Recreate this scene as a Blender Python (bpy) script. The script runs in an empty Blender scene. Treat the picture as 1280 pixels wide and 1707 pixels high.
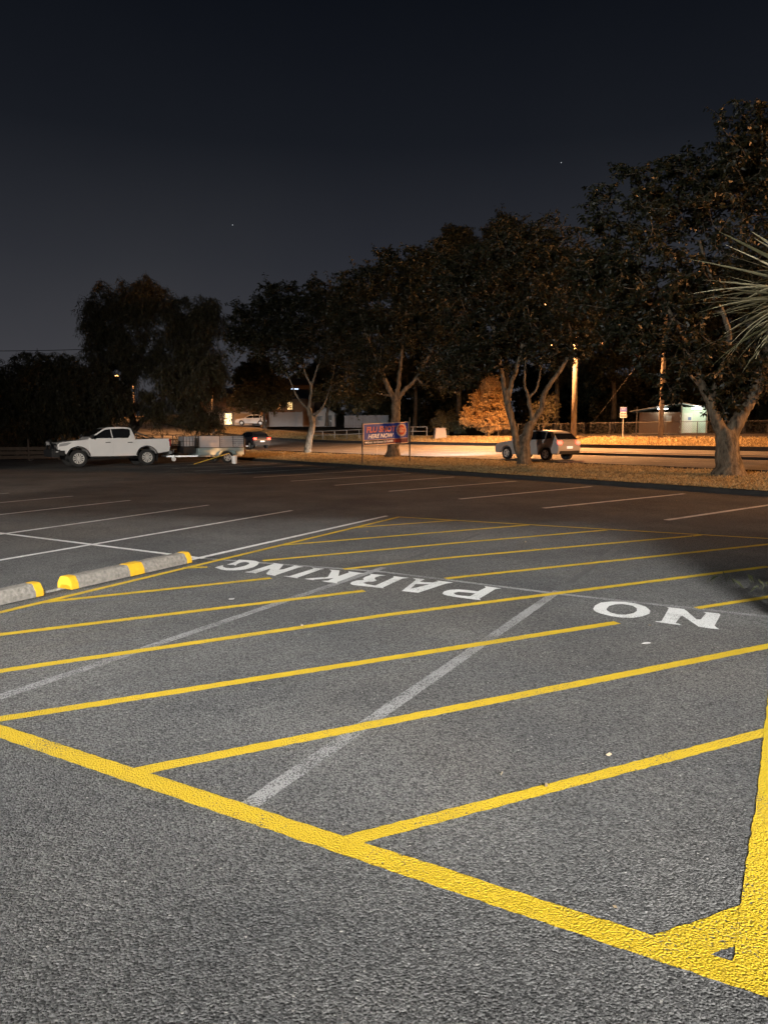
import bpy, bmesh, math, random
import numpy as np
from mathutils import Vector, Matrix

# ------------------------------------------------------------------ camera, sky, exposure
S = bpy.context.scene
C = S.collection
PI = math.pi
cam_d = bpy.data.cameras.new('camera'); cam = bpy.data.objects.new('camera', cam_d); C.objects.link(cam)
cam.location = (0, 0, 1.5)
cam_d.sensor_fit = 'VERTICAL'; cam_d.sensor_height = 34.6; cam_d.lens = 34.6*1178/1707
cam_d.clip_end = 3000; cam_d.clip_start = 0.05
cam.rotation_euler = (math.radians(90-6.32), 0, 0)
S.camera = cam
S.view_settings.view_transform = 'Standard'; S.view_settings.look = 'None'
S.view_settings.exposure = 0; S.view_settings.gamma = 1; S.view_settings.use_curve_mapping = False

W = bpy.data.worlds.new('World'); S.world = W; W.use_nodes = True
wn = W.node_tree.nodes; wl = W.node_tree.links
wn.clear()
tc = wn.new('ShaderNodeTexCoord'); sx = wn.new('ShaderNodeSeparateXYZ'); rp = wn.new('ShaderNodeValToRGB')
bg = wn.new('ShaderNodeBackground'); wo = wn.new('ShaderNodeOutputWorld')
wl.new(tc.outputs['Generated'], sx.inputs[0]); wl.new(sx.outputs['Z'], rp.inputs['Fac'])
sn = wn.new('ShaderNodeTexNoise'); sn.inputs['Scale'].default_value = 2.6; sn.inputs['Detail'].default_value = 4; wl.new(tc.outputs['Generated'], sn.inputs['Vector'])
sr = wn.new('ShaderNodeValToRGB'); sr.color_ramp.elements[0].position = .3; sr.color_ramp.elements[1].position = .7; sr.color_ramp.elements[0].color = (.90, .90, .93, 1); sr.color_ramp.elements[1].color = (1.1, 1.08, 1.04, 1); wl.new(sn.outputs['Fac'], sr.inputs['Fac'])
sm_ = wn.new('ShaderNodeMix'); sm_.data_type = 'RGBA'; sm_.blend_type = 'MULTIPLY'; sm_.inputs['Factor'].default_value = 1; wl.new(rp.outputs['Color'], sm_.inputs['A']); wl.new(sr.outputs['Color'], sm_.inputs['B'])   # faint thin cloud
wl.new(sm_.outputs['Result'], bg.inputs['Color']); wl.new(bg.outputs[0], wo.inputs[0])
cr = rp.color_ramp
cr.elements[0].position = 0.0; cr.elements[0].color = (.056, .055, .061, 1)
cr.elements[1].position = 1.0; cr.elements[1].color = (.0022, .003, .005, 1)
for p, c in ((.10, (.044, .045, .053)), (.22, (.025, .027, .034)), (.36, (.0092, .0110, .0155)), (.52, (.0034, .0046, .0076))):
    e = cr.elements.new(p); e.color = (*c, 1)
bg.inputs['Strength'].default_value = 1.0

FLOOD_POS = (2.2, -8.0, 5.2)
def spot_light(name, loc, target, power, col, angle, blend, radius, parent=None):
    l = bpy.data.lights.new(name, 'SPOT'); l.energy = power; l.color = col; l.spot_size = math.radians(angle); l.spot_blend = blend; l.shadow_soft_size = radius
    o = bpy.data.objects.new(name, l); C.objects.link(o); o.location = loc
    d = Vector(target)-Vector(loc); o.rotation_euler = d.to_track_quat('-Z', 'Y').to_euler()
    if parent is not None: o.parent = parent
    return o
SODIUM = (1.0, .43, .15); WHITE = (1.0, .985, .955)
FLOOD_W = 33000; SODIUM_W = 52000; FILL_W = 22000

# ------------------------------------------------------------------ helpers
def tag(o, label=None, cat=None, group=None, kind=None):
    if label: o['label'] = label
    if cat: o['category'] = cat
    if group: o['group'] = group
    if kind: o['kind'] = kind
    return o
def empty(name, loc=(0, 0, 0), rz=0, label=None, cat=None, group=None):
    o = bpy.data.objects.new(name, None); C.objects.link(o); o.location = loc; o.rotation_euler = (0, 0, rz); o.empty_display_size = .2
    return tag(o, label, cat, group)
def mesh_obj(name, verts, faces, mat, parent=None, smooth=False):
    me = bpy.data.meshes.new(name); me.from_pydata([tuple(v) for v in verts], [], faces); me.update()
    if smooth: me.shade_smooth()
    me.materials.append(mat)
    o = bpy.data.objects.new(name, me); C.objects.link(o)
    if parent is not None: o.parent = parent
    return o
def np_quads(name, V4, mat, parent=None):
    """V4: (n,4,3) array of quads"""
    n = len(V4); me = bpy.data.meshes.new(name)
    me.vertices.add(n*4); me.vertices.foreach_set('co', V4.reshape(-1).astype(np.float32))
    me.loops.add(n*4); me.loops.foreach_set('vertex_index', np.arange(n*4, dtype=np.int32))
    me.polygons.add(n); me.polygons.foreach_set('loop_start', np.arange(0, n*4, 4, dtype=np.int32))
    me.polygons.foreach_set('loop_total', np.full(n, 4, dtype=np.int32)); me.update(calc_edges=True)
    me.materials.append(mat)
    o = bpy.data.objects.new(name, me); C.objects.link(o)
    if parent is not None: o.parent = parent
    return o
class MB:
    def __init__(s): s.v = []; s.f = []
    def box(s, c, d, M=None):
        b = len(s.v); x, y, z = c; a, e, h = d[0]/2, d[1]/2, d[2]/2
        for i, j, k in ((-1,-1,-1),(1,-1,-1),(1,1,-1),(-1,1,-1),(-1,-1,1),(1,-1,1),(1,1,1),(-1,1,1)):
            p = Vector((x+i*a, y+j*e, z+k*h)); s.v.append(M @ p if M else p)
        for q in ((0,3,2,1),(4,5,6,7),(0,1,5,4),(1,2,6,5),(2,3,7,6),(3,0,4,7)): s.f.append([b+i for i in q])
        return s
    def bar(s, p, q, w, h=None):
        p, q = Vector(p), Vector(q); d = q-p; h = h or w
        M = Matrix.Translation((p+q)/2) @ d.to_track_quat('X', 'Z').to_matrix().to_4x4()
        return s.box((0, 0, 0), (d.length, w, h), M)
    def tube(s, pts, rad, n=8, cap=True):
        pts = [Vector(p) for p in pts]; m = len(pts)
        if not hasattr(rad, '__len__'): rad = [rad]*m
        b = len(s.v); up = None
        for i, p in enumerate(pts):
            d = (pts[min(i+1, m-1)]-pts[max(i-1, 0)])
            d = d.normalized() if d.length > 1e-9 else Vector((0, 0, 1))
            if up is None: up = d.orthogonal().normalized()
            else:
                up = up-d*up.dot(d); up = up.normalized() if up.length > 1e-6 else d.orthogonal().normalized()
            w = d.cross(up)
            for k in range(n):
                a = 2*PI*k/n; s.v.append(p+(up*math.cos(a)+w*math.sin(a))*rad[i])
        for i in range(m-1):
            for k in range(n):
                k2 = (k+1) % n; s.f.append([b+i*n+k, b+i*n+k2, b+(i+1)*n+k2, b+(i+1)*n+k])
        if cap:
            s.f.append([b+k for k in reversed(range(n))]); s.f.append([b+(m-1)*n+k for k in range(n)])
        return s
    def lathe(s, prof, n=24, M=None):
        """prof: (r, h) pairs, turned about Z"""
        b = len(s.v)
        for r, h in prof:
            for k in range(n):
                a = 2*PI*k/n; p = Vector((r*math.cos(a), r*math.sin(a), h)); s.v.append(M @ p if M else p)
        for i in range(len(prof)-1):
            for k in range(n):
                k2 = (k+1) % n; s.f.append([b+i*n+k, b+i*n+k2, b+(i+1)*n+k2, b+(i+1)*n+k])
        return s
    def prism(s, poly, axis_to, depth):
        """poly 2D, axis_to(u,v,w)->xyz, between w=depth[0], depth[1]"""
        b = len(s.v); n = len(poly)
        for w in depth:
            for u, v in poly: s.v.append(Vector(axis_to(u, v, w)))
        s.f.append([b+i for i in range(n)]); s.f.append([b+n+i for i in reversed(range(n))])
        for i in range(n):
            j = (i+1) % n; s.f.append([b+j, b+i, b+n+i, b+n+j])
        return s
    def build(s, name, mat, parent=None, smooth=False, bevel=0, fix=True, flat_angle=None):
        o = mesh_obj(name, s.v, s.f, mat, parent, smooth)
        if fix or bevel:
            bm = bmesh.new(); bm.from_mesh(o.data)
            if bevel:
                ed = [e for e in bm.edges if len(e.link_faces) == 2 and e.calc_face_angle(0) > .5]
                bmesh.ops.bevel(bm, geom=ed, offset=bevel, segments=2, affect='EDGES', clamp_overlap=True)
            bmesh.ops.recalc_face_normals(bm, faces=bm.faces[:]); bm.to_mesh(o.data); bm.free()
        if flat_angle: o.data.shade_smooth(); o.data.set_sharp_from_angle(angle=math.radians(flat_angle))
        return o
def copy_tree(o, parent=None):
    c = o.copy(); C.objects.link(c)
    if parent is not None: c.parent = parent
    for ch in list(o.children): copy_tree(ch, c)
    return c

# ------------------------------------------------------------------ materials
def nodes(name):
    m = bpy.data.materials.new(name); m.use_nodes = True; nt = m.node_tree; return m, nt, nt.nodes['Principled BSDF']
def simple(name, col, rough=.6, metal=0, var=.15, scale=6, bump=0, spec=.5, emit=None, es=0, obj=False):
    m, nt, p = nodes(name); n, l = nt.nodes, nt.links
    p.inputs['Roughness'].default_value = rough; p.inputs['Metallic'].default_value = metal; p.inputs['Specular IOR Level'].default_value = spec
    t = n.new('ShaderNodeTexCoord'); no = n.new('ShaderNodeTexNoise'); no.inputs['Scale'].default_value = scale; no.inputs['Detail'].default_value = 6
    l.new(t.outputs['Object'], no.inputs['Vector'])
    mx = n.new('ShaderNodeMix'); mx.data_type = 'RGBA'
    mx.inputs['A'].default_value = (*[c*(1-var) for c in col], 1); mx.inputs['B'].default_value = (*[min(1, c*(1+var)) for c in col], 1)
    l.new(no.outputs['Fac'], mx.inputs['Factor']); l.new(mx.outputs['Result'], p.inputs['Base Color'])
    if bump:
        b = n.new('ShaderNodeBump'); b.inputs['Strength'].default_value = bump; b.inputs['Distance'].default_value = .01
        l.new(no.outputs['Fac'], b.inputs['Height']); l.new(b.outputs[0], p.inputs['Normal'])
    if emit: p.inputs['Emission Color'].default_value = (*emit, 1); p.inputs['Emission Strength'].default_value = es
    return m
def chip_nodes(nt):
    """stone-chip relief shared by asphalt and the paint lying on it (world coordinates)"""
    n, l = nt.nodes, nt.links
    g = n.new('ShaderNodeNewGeometry')
    v = n.new('ShaderNodeTexVoronoi'); v.inputs['Scale'].default_value = 125; l.new(g.outputs['Position'], v.inputs['Vector'])
    f = n.new('ShaderNodeTexNoise'); f.inputs['Scale'].default_value = 95; f.inputs['Detail'].default_value = 5; f.inputs['Roughness'].default_value = .65
    l.new(g.outputs['Position'], f.inputs['Vector'])
    a = n.new('ShaderNodeMath'); a.operation = 'MULTIPLY_ADD'; a.inputs[1].default_value = -1.0; l.new(v.outputs['Distance'], a.inputs[0])
    b = n.new('ShaderNodeMath'); b.operation = 'MULTIPLY'; b.inputs[1].default_value = 1.5; l.new(f.outputs['Fac'], b.inputs[0]); l.new(b.outputs[0], a.inputs[2])
    return g, v, f, a
def asphalt(name, lo, hi, tint, bump=1.0):
    m, nt, p = nodes(name); n, l = nt.nodes, nt.links
    g, v, f, h = chip_nodes(nt)
    bp = n.new('ShaderNodeBump'); bp.inputs['Strength'].default_value = bump; bp.inputs['Distance'].default_value = .026
    l.new(h.outputs[0], bp.inputs['Height']); l.new(bp.outputs[0], p.inputs['Normal'])
    sc = n.new('ShaderNodeSeparateColor'); l.new(v.outputs['Color'], sc.inputs[0])
    mx = n.new('ShaderNodeMix'); mx.data_type = 'RGBA'; mx.inputs['A'].default_value = (*lo, 1); mx.inputs['B'].default_value = (*hi, 1)
    l.new(sc.outputs[0], mx.inputs['Factor'])
    big = n.new('ShaderNodeTexNoise'); big.inputs['Scale'].default_value = .55; big.inputs['Detail'].default_value = 7; big.inputs['Roughness'].default_value = .62
    l.new(g.outputs['Position'], big.inputs['Vector'])
    r = n.new('ShaderNodeValToRGB'); r.color_ramp.elements[0].position = .34; r.color_ramp.elements[1].position = .68
    r.color_ramp.elements[0].color = (.66, .66, .66, 1); r.color_ramp.elements[1].color = (1.18, 1.14, 1.08, 1)
    l.new(big.outputs['Fac'], r.inputs[0])
    m2 = n.new('ShaderNodeMix'); m2.data_type = 'RGBA'; m2.blend_type = 'MULTIPLY'; m2.inputs['Factor'].default_value = 1
    l.new(mx.outputs['Result'], m2.inputs['A']); l.new(r.outputs['Color'], m2.inputs['B'])
    med = n.new('ShaderNodeTexNoise'); med.inputs['Scale'].default_value = .23; med.inputs['Detail'].default_value = 4; l.new(g.outputs['Position'], med.inputs['Vector'])
    r2 = n.new('ShaderNodeValToRGB'); r2.color_ramp.elements[0].position = .48; r2.color_ramp.elements[1].position = .62
    r2.color_ramp.elements[0].color = (1, 1, 1, 1); r2.color_ramp.elements[1].color = (*tint, 1); l.new(med.outputs['Fac'], r2.inputs[0])
    m3 = n.new('ShaderNodeMix'); m3.data_type = 'RGBA'; m3.blend_type = 'MULTIPLY'; m3.inputs['Factor'].default_value = 1
    l.new(m2.outputs['Result'], m3.inputs['A']); l.new(r2.outputs['Color'], m3.inputs['B'])
    # pale chips
    cg = n.new('ShaderNodeMath'); cg.operation = 'GREATER_THAN'; cg.inputs[1].default_value = .9965; l.new(sc.outputs[1], cg.inputs[0])
    m4 = n.new('ShaderNodeMix'); m4.data_type = 'RGBA'; m4.inputs['B'].default_value = (.30, .29, .27, 1)
    l.new(cg.outputs[0], m4.inputs['Factor']); l.new(m3.outputs['Result'], m4.inputs['A']); l.new(m4.outputs['Result'], p.inputs['Base Color'])
    p.inputs['Roughness'].default_value = .85; p.inputs['Specular IOR Level'].default_value = .25; p.inputs['Diffuse Roughness'].default_value = .25
    return m
def paint(name, col, wear, dirt=.25, under=(.07, .07, .068), bump=1.0):
    m, nt, p = nodes(name); n, l = nt.nodes, nt.links
    g, v, f, h = chip_nodes(nt)
    bp = n.new('ShaderNodeBump'); bp.inputs['Strength'].default_value = bump; bp.inputs['Distance'].default_value = .015
    l.new(h.outputs[0], bp.inputs['Height']); l.new(bp.outputs[0], p.inputs['Normal'])
    big = n.new('ShaderNodeTexNoise'); big.inputs['Scale'].default_value = 3.2; big.inputs['Detail'].default_value = 8; big.inputs['Roughness'].default_value = .7
    l.new(g.outputs['Position'], big.inputs['Vector'])
    mx = n.new('ShaderNodeMix'); mx.data_type = 'RGBA'; mx.inputs['A'].default_value = (*[c*(1-dirt) for c in col], 1); mx.inputs['B'].default_value = (*col, 1)
    l.new(big.outputs['Fac'], mx.inputs['Factor'])
    # worn where chips stand proud or lie deep
    ad = n.new('ShaderNodeMath'); ad.operation = 'ADD'; l.new(v.outputs['Distance'], ad.inputs[0]); l.new(big.outputs['Fac'], ad.inputs[1])
    pt = n.new('ShaderNodeTexNoise'); pt.inputs['Scale'].default_value = 1.1; pt.inputs['Detail'].default_value = 5; pt.inputs['Roughness'].default_value = .6; l.new(g.outputs['Position'], pt.inputs['Vector'])
    pa = n.new('ShaderNodeMath'); pa.operation = 'MULTIPLY_ADD'; pa.inputs[1].default_value = .9; pa.inputs[2].default_value = -.45; l.new(pt.outputs['Fac'], pa.inputs[0])
    a2 = n.new('ShaderNodeMath'); a2.operation = 'ADD'; l.new(ad.outputs[0], a2.inputs[0]); l.new(pa.outputs[0], a2.inputs[1]); ad = a2
    rr = n.new('ShaderNodeMapRange'); rr.inputs['From Min'].default_value = wear; rr.inputs['From Max'].default_value = wear+.16; rr.clamp = True
    l.new(ad.outputs[0], rr.inputs['Value'])
    m2 = n.new('ShaderNodeMix'); m2.data_type = 'RGBA'; m2.inputs['B'].default_value = (*under, 1)
    l.new(rr.outputs['Result'], m2.inputs['Factor']); l.new(mx.outputs['Result'], m2.inputs['A']); l.new(m2.outputs['Result'], p.inputs['Base Color'])
    p.inputs['Roughness'].default_value = .6; p.inputs['Specular IOR Level'].default_value = .35; p.inputs['Diffuse Roughness'].default_value = .2
    return m
def ground_mat(name, a, b, scale=1.3, bump=.8, c=None):
    m, nt, p = nodes(name); n, l = nt.nodes, nt.links
    g = n.new('ShaderNodeNewGeometry')
    n1 = n.new('ShaderNodeTexNoise'); n1.inputs['Scale'].default_value = scale; n1.inputs['Detail'].default_value = 9; n1.inputs['Roughness'].default_value = .7; l.new(g.outputs['Position'], n1.inputs['Vector'])
    n2 = n.new('ShaderNodeTexNoise'); n2.inputs['Scale'].default_value = 22; n2.inputs['Detail'].default_value = 6; l.new(g.outputs['Position'], n2.inputs['Vector'])
    r = n.new('ShaderNodeValToRGB'); r.color_ramp.elements[0].position = .35; r.color_ramp.elements[1].position = .65
    r.color_ramp.elements[0].color = (*a, 1); r.color_ramp.elements[1].color = (*b, 1)
    mm = n.new('ShaderNodeMix'); mm.inputs['Factor'].default_value = .5; l.new(n1.outputs['Fac'], mm.inputs['A']); l.new(n2.outputs['Fac'], mm.inputs['B'])
    l.new(mm.outputs['Result'], r.inputs[0]); l.new(r.outputs['Color'], p.inputs['Base Color'])
    bp = n.new('ShaderNodeBump'); bp.inputs['Strength'].default_value = bump; bp.inputs['Distance'].default_value = .05
    l.new(n2.outputs['Fac'], bp.inputs['Height']); l.new(bp.outputs[0], p.inputs['Normal'])
    p.inputs['Roughness'].default_value = .95; p.inputs['Specular IOR Level'].default_value = .1; p.inputs['Diffuse Roughness'].default_value = .8
    return m
def leaf_mat(name, a, b, trans=.25, rough=.5, per_object=False):
    m, nt, p = nodes(name); n, l = nt.nodes, nt.links
    g = n.new('ShaderNodeNewGeometry')
    r = n.new('ShaderNodeValToRGB'); r.color_ramp.elements[0].color = (*a, 1); r.color_ramp.elements[1].color = (*b, 1)
    oi = n.new('ShaderNodeObjectInfo')
    l.new(oi.outputs['Random'] if per_object else g.outputs['Random Per Island'], r.inputs[0]); l.new(r.outputs['Color'], p.inputs['Base Color'])
    p.inputs['Roughness'].default_value = rough; p.inputs['Specular IOR Level'].default_value = .4
    tr = n.new('ShaderNodeBsdfTranslucent'); l.new(r.outputs['Color'], tr.inputs['Color'])
    mx = n.new('ShaderNodeMixShader'); mx.inputs[0].default_value = trans; l.new(p.outputs[0], mx.inputs[1]); l.new(tr.outputs[0], mx.inputs[2])
    l.new(mx.outputs[0], n['Material Output'].inputs['Surface'])
    return m
def emit_mat(name, col, strength):
    m, nt, p = nodes(name)
    p.inputs['Base Color'].default_value = (*[min(1, c) for c in col], 1); p.inputs['Emission Color'].default_value = (*col, 1); p.inputs['Emission Strength'].default_value = strength; p.inputs['Roughness'].default_value = .3
    return m
def bark_mat(name, a, b, scale=5):
    m, nt, p = nodes(name); n, l = nt.nodes, nt.links
    t = n.new('ShaderNodeNewGeometry'); mp = n.new('ShaderNodeMapping'); mp.inputs['Scale'].default_value = (1, 1, .35); l.new(t.outputs['Position'], mp.inputs['Vector'])
    no = n.new('ShaderNodeTexNoise'); no.inputs['Scale'].default_value = scale; no.inputs['Detail'].default_value = 9; no.inputs['Roughness'].default_value = .7; l.new(mp.outputs[0], no.inputs['Vector'])
    r = n.new('ShaderNodeValToRGB'); r.color_ramp.elements[0].position = .35; r.color_ramp.elements[1].position = .68
    r.color_ramp.elements[0].color = (*a, 1); r.color_ramp.elements[1].color = (*b, 1); l.new(no.outputs['Fac'], r.inputs[0]); l.new(r.outputs['Color'], p.inputs['Base Color'])
    bp = n.new('ShaderNodeBump'); bp.inputs['Strength'].default_value = .9; bp.inputs['Distance'].default_value = .06; l.new(no.outputs['Fac'], bp.inputs['Height']); l.new(bp.outputs[0], p.inputs['Normal'])
    p.inputs['Roughness'].default_value = .9; p.inputs['Specular IOR Level'].default_value = .2
    return m
def glass_dark(name, col=(.01, .011, .012), rough=.06):
    m, nt, p = nodes(name); p.inputs['Base Color'].default_value = (*col, 1); p.inputs['Roughness'].default_value = rough; p.inputs['Specular IOR Level'].default_value = .7; return m

M = dict(
    asphalt=asphalt('asphalt', (.042, .0428, .0435), (.21, .211, .212), (.96, .91, .86)),
    road=asphalt('road_asphalt', (.12, .116, .112), (.21, .205, .198), (.95, .92, .88), .5),
    yellow=paint('yellow_paint', (.63, .425, .011), 1.27, .3), white=paint('white_paint', (.70, .70, .68), 1.2, .2), old=paint('old_white_paint', (.34, .335, .33), .97, .3),
    faint=paint('worn_away_paint', (.17, .168, .165), .80, .3), roadwhite=paint('road_line_paint', (.6, .58, .55), 1.0, .3),
    drygrass=ground_mat('dry_grass_soil', (.13, .09, .045), (.36, .27, .13)), fargrass=ground_mat('far_grass_soil', (.12, .085, .04), (.26, .19, .095)),
    soil=ground_mat('dark_soil', (.02, .016, .012), (.07, .055, .04), 3), mulch=ground_mat('bark_mulch', (.025, .018, .012), (.09, .065, .045), 6),
    path=ground_mat('path_concrete', (.2, .17, .14), (.3, .27, .23), .8, .3),
    concrete=simple('weathered_concrete', (.17, .155, .135), .92, var=.6, scale=34, bump=.9, spec=.2), kerb=simple('kerb_concrete', (.028, .026, .024), .9, var=.4, scale=5, bump=.3, spec=.2),
    median=simple('median_concrete', (.12, .1, .085), .9, var=.3, scale=2),
    stopyellow=simple('wheel_stop_yellow', (.50, .29, .010), .65, var=.3, scale=20, bump=.4),
    bark=bark_mat('grey_bark', (.035, .028, .02), (.20, .165, .115), 8), palebark=bark_mat('pale_bark', (.05, .045, .035), (.22, .20, .16), 8), darkbark=bark_mat('dark_bark', (.03, .024, .018), (.12, .1, .08)),
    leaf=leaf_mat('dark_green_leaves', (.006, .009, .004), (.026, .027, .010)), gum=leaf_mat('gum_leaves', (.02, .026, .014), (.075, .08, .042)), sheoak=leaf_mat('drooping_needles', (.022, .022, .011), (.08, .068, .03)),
    bush=leaf_mat('pale_bush_leaves', (.34, .23, .10), (.78, .56, .27), .3), scrub=leaf_mat('scrub_leaves', (.05, .045, .02), (.13, .11, .05)), spiky=leaf_mat('spiky_leaves', (.10, .10, .05), (.58, .51, .33), .2, .5, True),
    blade=leaf_mat('dry_grass_blades', (.13, .09, .04), (.56, .43, .21), .25, .8), greenblade=leaf_mat('green_grass_blades', (.02, .028, .01), (.08, .085, .035), .25),
    litter=leaf_mat('fallen_leaves', (.09, .06, .03), (.34, .27, .18), .1, .8), scrap=simple('pale_scrap', (.24, .23, .22), .8),
    galv=simple('galvanised_steel', (.5, .53, .54), .42, .75, var=.25, scale=9), steel=simple('dark_steel', (.06, .058, .055), .5, .4), rail=simple('painted_rail', (.25, .235, .21), .6),
    black=simple('black_plastic', (.012, .012, .012), .5), rubber=simple('rubber', (.016, .016, .016), .85, var=.3), rim=simple('alloy_rim', (.7, .68, .64), .35, .25), rimdark=simple('rim_dark', (.02, .02, .02), .5),
    wood=bark_mat('pole_timber', (.11, .095, .078), (.2, .175, .145), 9), glass=glass_dark('vehicle_glass'), mirrorglass=glass_dark('lens_glass', (.3, .3, .3), .05),
)
def car_paint(name, col, coat=.7):
    m, nt, p = nodes(name); n, l = nt.nodes, nt.links
    t = n.new('ShaderNodeTexCoord'); no = n.new('ShaderNodeTexNoise'); no.inputs['Scale'].default_value = 3; no.inputs['Detail'].default_value = 6; l.new(t.outputs['Object'], no.inputs['Vector'])
    mx = n.new('ShaderNodeMix'); mx.data_type = 'RGBA'; mx.inputs['A'].default_value = (*[c*.86 for c in col], 1); mx.inputs['B'].default_value = (*col, 1); l.new(no.outputs['Fac'], mx.inputs['Factor']); l.new(mx.outputs['Result'], p.inputs['Base Color'])
    p.inputs['Roughness'].default_value = .35; p.inputs['Coat Weight'].default_value = coat; p.inputs['Coat Roughness'].default_value = .06
    return m

# ------------------------------------------------------------------ the lie of the land
RD = Vector((-.588, .809)); ND = Vector((.809, .588))          # along the road (away to the left), across it (away from the car park)
def smooth(a, b, x):
    k = min(1, max(0, (x-a)/(b-a))); return k*k*(3-2*k)
TT = [17.4, 17.41, 25.2, 33, 41, 41.01, 46, 50, 60, 100, 200]; TZ = [0, .12, .17, .30, .52, .62, 1.2, 1.28, 1.5, 1.7, 3]
def height_st(s, t):
    z = float(np.interp(t, TT, TZ)); k = max(0, s-60)
    z += .0007*min(k, 75)**2*smooth(6, 17.4, t)*(1-smooth(70, 160, t)*.6)
    return z
def xy(s, t): return (RD.x*s+ND.x*t, RD.y*s+ND.y*t)
def st(x, y): return (RD.x*x+RD.y*y, ND.x*x+ND.y*y)
def ground_z(x, y): return height_st(*st(x, y))
def on(x, y, dz=0): return (x, y, ground_z(x, y)+dz)
def strip(name, s0, s1, t0, t1, mat, dz=0, ns=60, nt_=4, parent=None, kind='structure', lift=None):
    ss = np.linspace(s0, s1, ns+1); ts = np.linspace(t0, t1, nt_+1); v = []; f = []
    for s in ss:
        for t in ts: v.append((*xy(s, t), height_st(s, min(max(t, t0+.02), t1-.02))+dz))
    for i in range(ns):
        for j in range(nt_):
            a = i*(nt_+1)+j; f.append((a, a+1, a+nt_+2, a+nt_+1))
    o = mesh_obj(name, v, f, mat, parent)
    bm = bmesh.new(); bm.from_mesh(o.data); bmesh.ops.recalc_face_normals(bm, faces=bm.faces[:])
    if bm.faces[0].normal.z < 0: bmesh.ops.reverse_faces(bm, faces=bm.faces[:])
    bm.to_mesh(o.data); bm.free()
    if parent is None: tag(o, kind=kind)
    return o

# ------------------------------------------------------------------ setting: ground, car park, verge, road
gs = list(np.linspace(-160, -20, 15))+list(np.linspace(-10, 90, 51))+list(np.linspace(95, 300, 42))+[400, 600]
gt = [-300, -100, -40, -20, 0, 5, 8, 11, 14, 17.3, 17.5, 20, 23, 25.2, 27, 30, 33, 36, 38.6, 41, 41.1, 43, 46, 48, 50, 55, 60, 80, 100, 150, 200, 350, 500]
gv = [(*xy(s, t), height_st(s, t)-(.10 if (t < 50.5) else .0)) for s in gs for t in gt]
nt2 = len(gt); gf = [(i*nt2+j, (i+1)*nt2+j, (i+1)*nt2+j+1, i*nt2+j+1) for i in range(len(gs)-1) for j in range(nt2-1)]
g_o = mesh_obj('ground', gv, gf, M['soil']); tag(g_o, kind='structure')
lot = strip('car_park', -30, 46.5, -40, 17.4, M['asphalt'], 0, 8, 8)
tag(lot, 'grey stone chip asphalt car park with painted bays')
# kerb, two faces of a real step
kb = MB()
for i in range(64):
    s0, s1 = -30+i*1.2, -30+(i+1)*1.2-.006
    pts = []
    for s in (s0, s1):
        for t, z in ((17.40, -.05), (17.41, .115), (17.43, .13), (17.56, .13), (17.57, -.05)): pts.append((*xy(s, t), z))
    b = len(kb.v); kb.v += [Vector(p) for p in pts]
    for k in range(4): kb.f.append([b+k, b+k+1, b+5+k+1, b+5+k])
    kb.f.append([b, b+1, b+2, b+3, b+4]); kb.f.append([b+9, b+8, b+7, b+6, b+5])
tag(kb.build('kerb', M['kerb']), kind='structure')
tag(strip('grass_verge', -30, 250, 17.57, 25.2, M['drygrass'], -.005, 140, 8), kind='structure')
near_road = strip('road', -60, 250, 25.2, 33, M['road'], 0, 140, 4)
tag(strip('median_strip', -60, 30, 33.02, 34.1, M['median'], .11, 60, 1), kind='structure')
far_road = strip('road', -60, 250, 33.0, 41, M['road'], -.012, 140, 4)
tag(strip('far_verge', -60, 250, 41.05, 47.5, M['fargrass'], 0, 140, 6), kind='structure')
tag(strip('footpath', -60, 250, 47.5, 49.4, M['path'], .0, 140, 1), kind='structure')
tag(strip('park_lawn', -60, 250, 49.4, 90, M['soil'], -.02, 140, 10), kind='structure')
mk = MB()
for k, (t0, z0) in enumerate(((33.0, .11), (34.1, .11), (41.0, .10), (25.16, .05))):
    for i in range(60):
        s0 = -60+i*3.0; s1 = s0+2.99
        if k < 2 and s0 > 28: break
        a = [(*xy(s, t), height_st(s, t+.2)+dz) for s in (s0, s1) for t in (t0, t0+.12) for dz in (-.15, z0+.01)]
        b = len(mk.v); mk.v += [Vector(p) for p in a]
        for q in ((0,1,3,2),(4,6,7,5),(1,5,7,3),(0,4,5,1),(2,3,7,6)): mk.f.append([b+i2 for i2 in q])
tag(mk.build('road_kerb', M['kerb']), kind='structure')

# ------------------------------------------------------------------ painted markings (car park coordinates: u to the right along the bay row, v towards the camera)
UO = Vector((-2.166, 8.392)); UU = Vector((.879, -.477)); UV = Vector((-.477, -.879))
def G(u, v): p = UO+UU*u+UV*v; return (p.x, p.y)
rng = random.Random(5)
def painted(name, pts, w, mat, z, parent=lot, step=.035, jit=.0035):
    """a painted strip along pts (world xy), rough edged"""
    P = [Vector(p) for p in pts]; L = []; 
    for a, b in zip(P[:-1], P[1:]):
        n = max(2, int((b-a).length/step)); n = min(n, 160)
        for i in range(n): L.append(a.lerp(b, i/n))
    L.append(P[-1]); v = []; f = []
    for i, p in enumerate(L):
        d = (L[min(i+1, len(L)-1)]-L[max(0, i-1)]).normalized(); nn = Vector((-d.y, d.x))
        for sgn in (-1, 1):
            q = p+nn*sgn*(w/2+rng.uniform(-jit, jit)); v.append((q.x, q.y, z))
    for i in range(len(L)-1): f.append((2*i, 2*i+2, 2*i+3, 2*i+1))
    o = mesh_obj(name, v, f, mat, parent)
    if o.data.polygons[0].normal.z < 0: o.data.flip_normals()
    return o
def uvline(name, pts, w, mat, z): return painted(name, [G(*p) for p in pts], w, mat, z)
OLDZ, WZ, YZ = .0008, .0018, .0028
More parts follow.
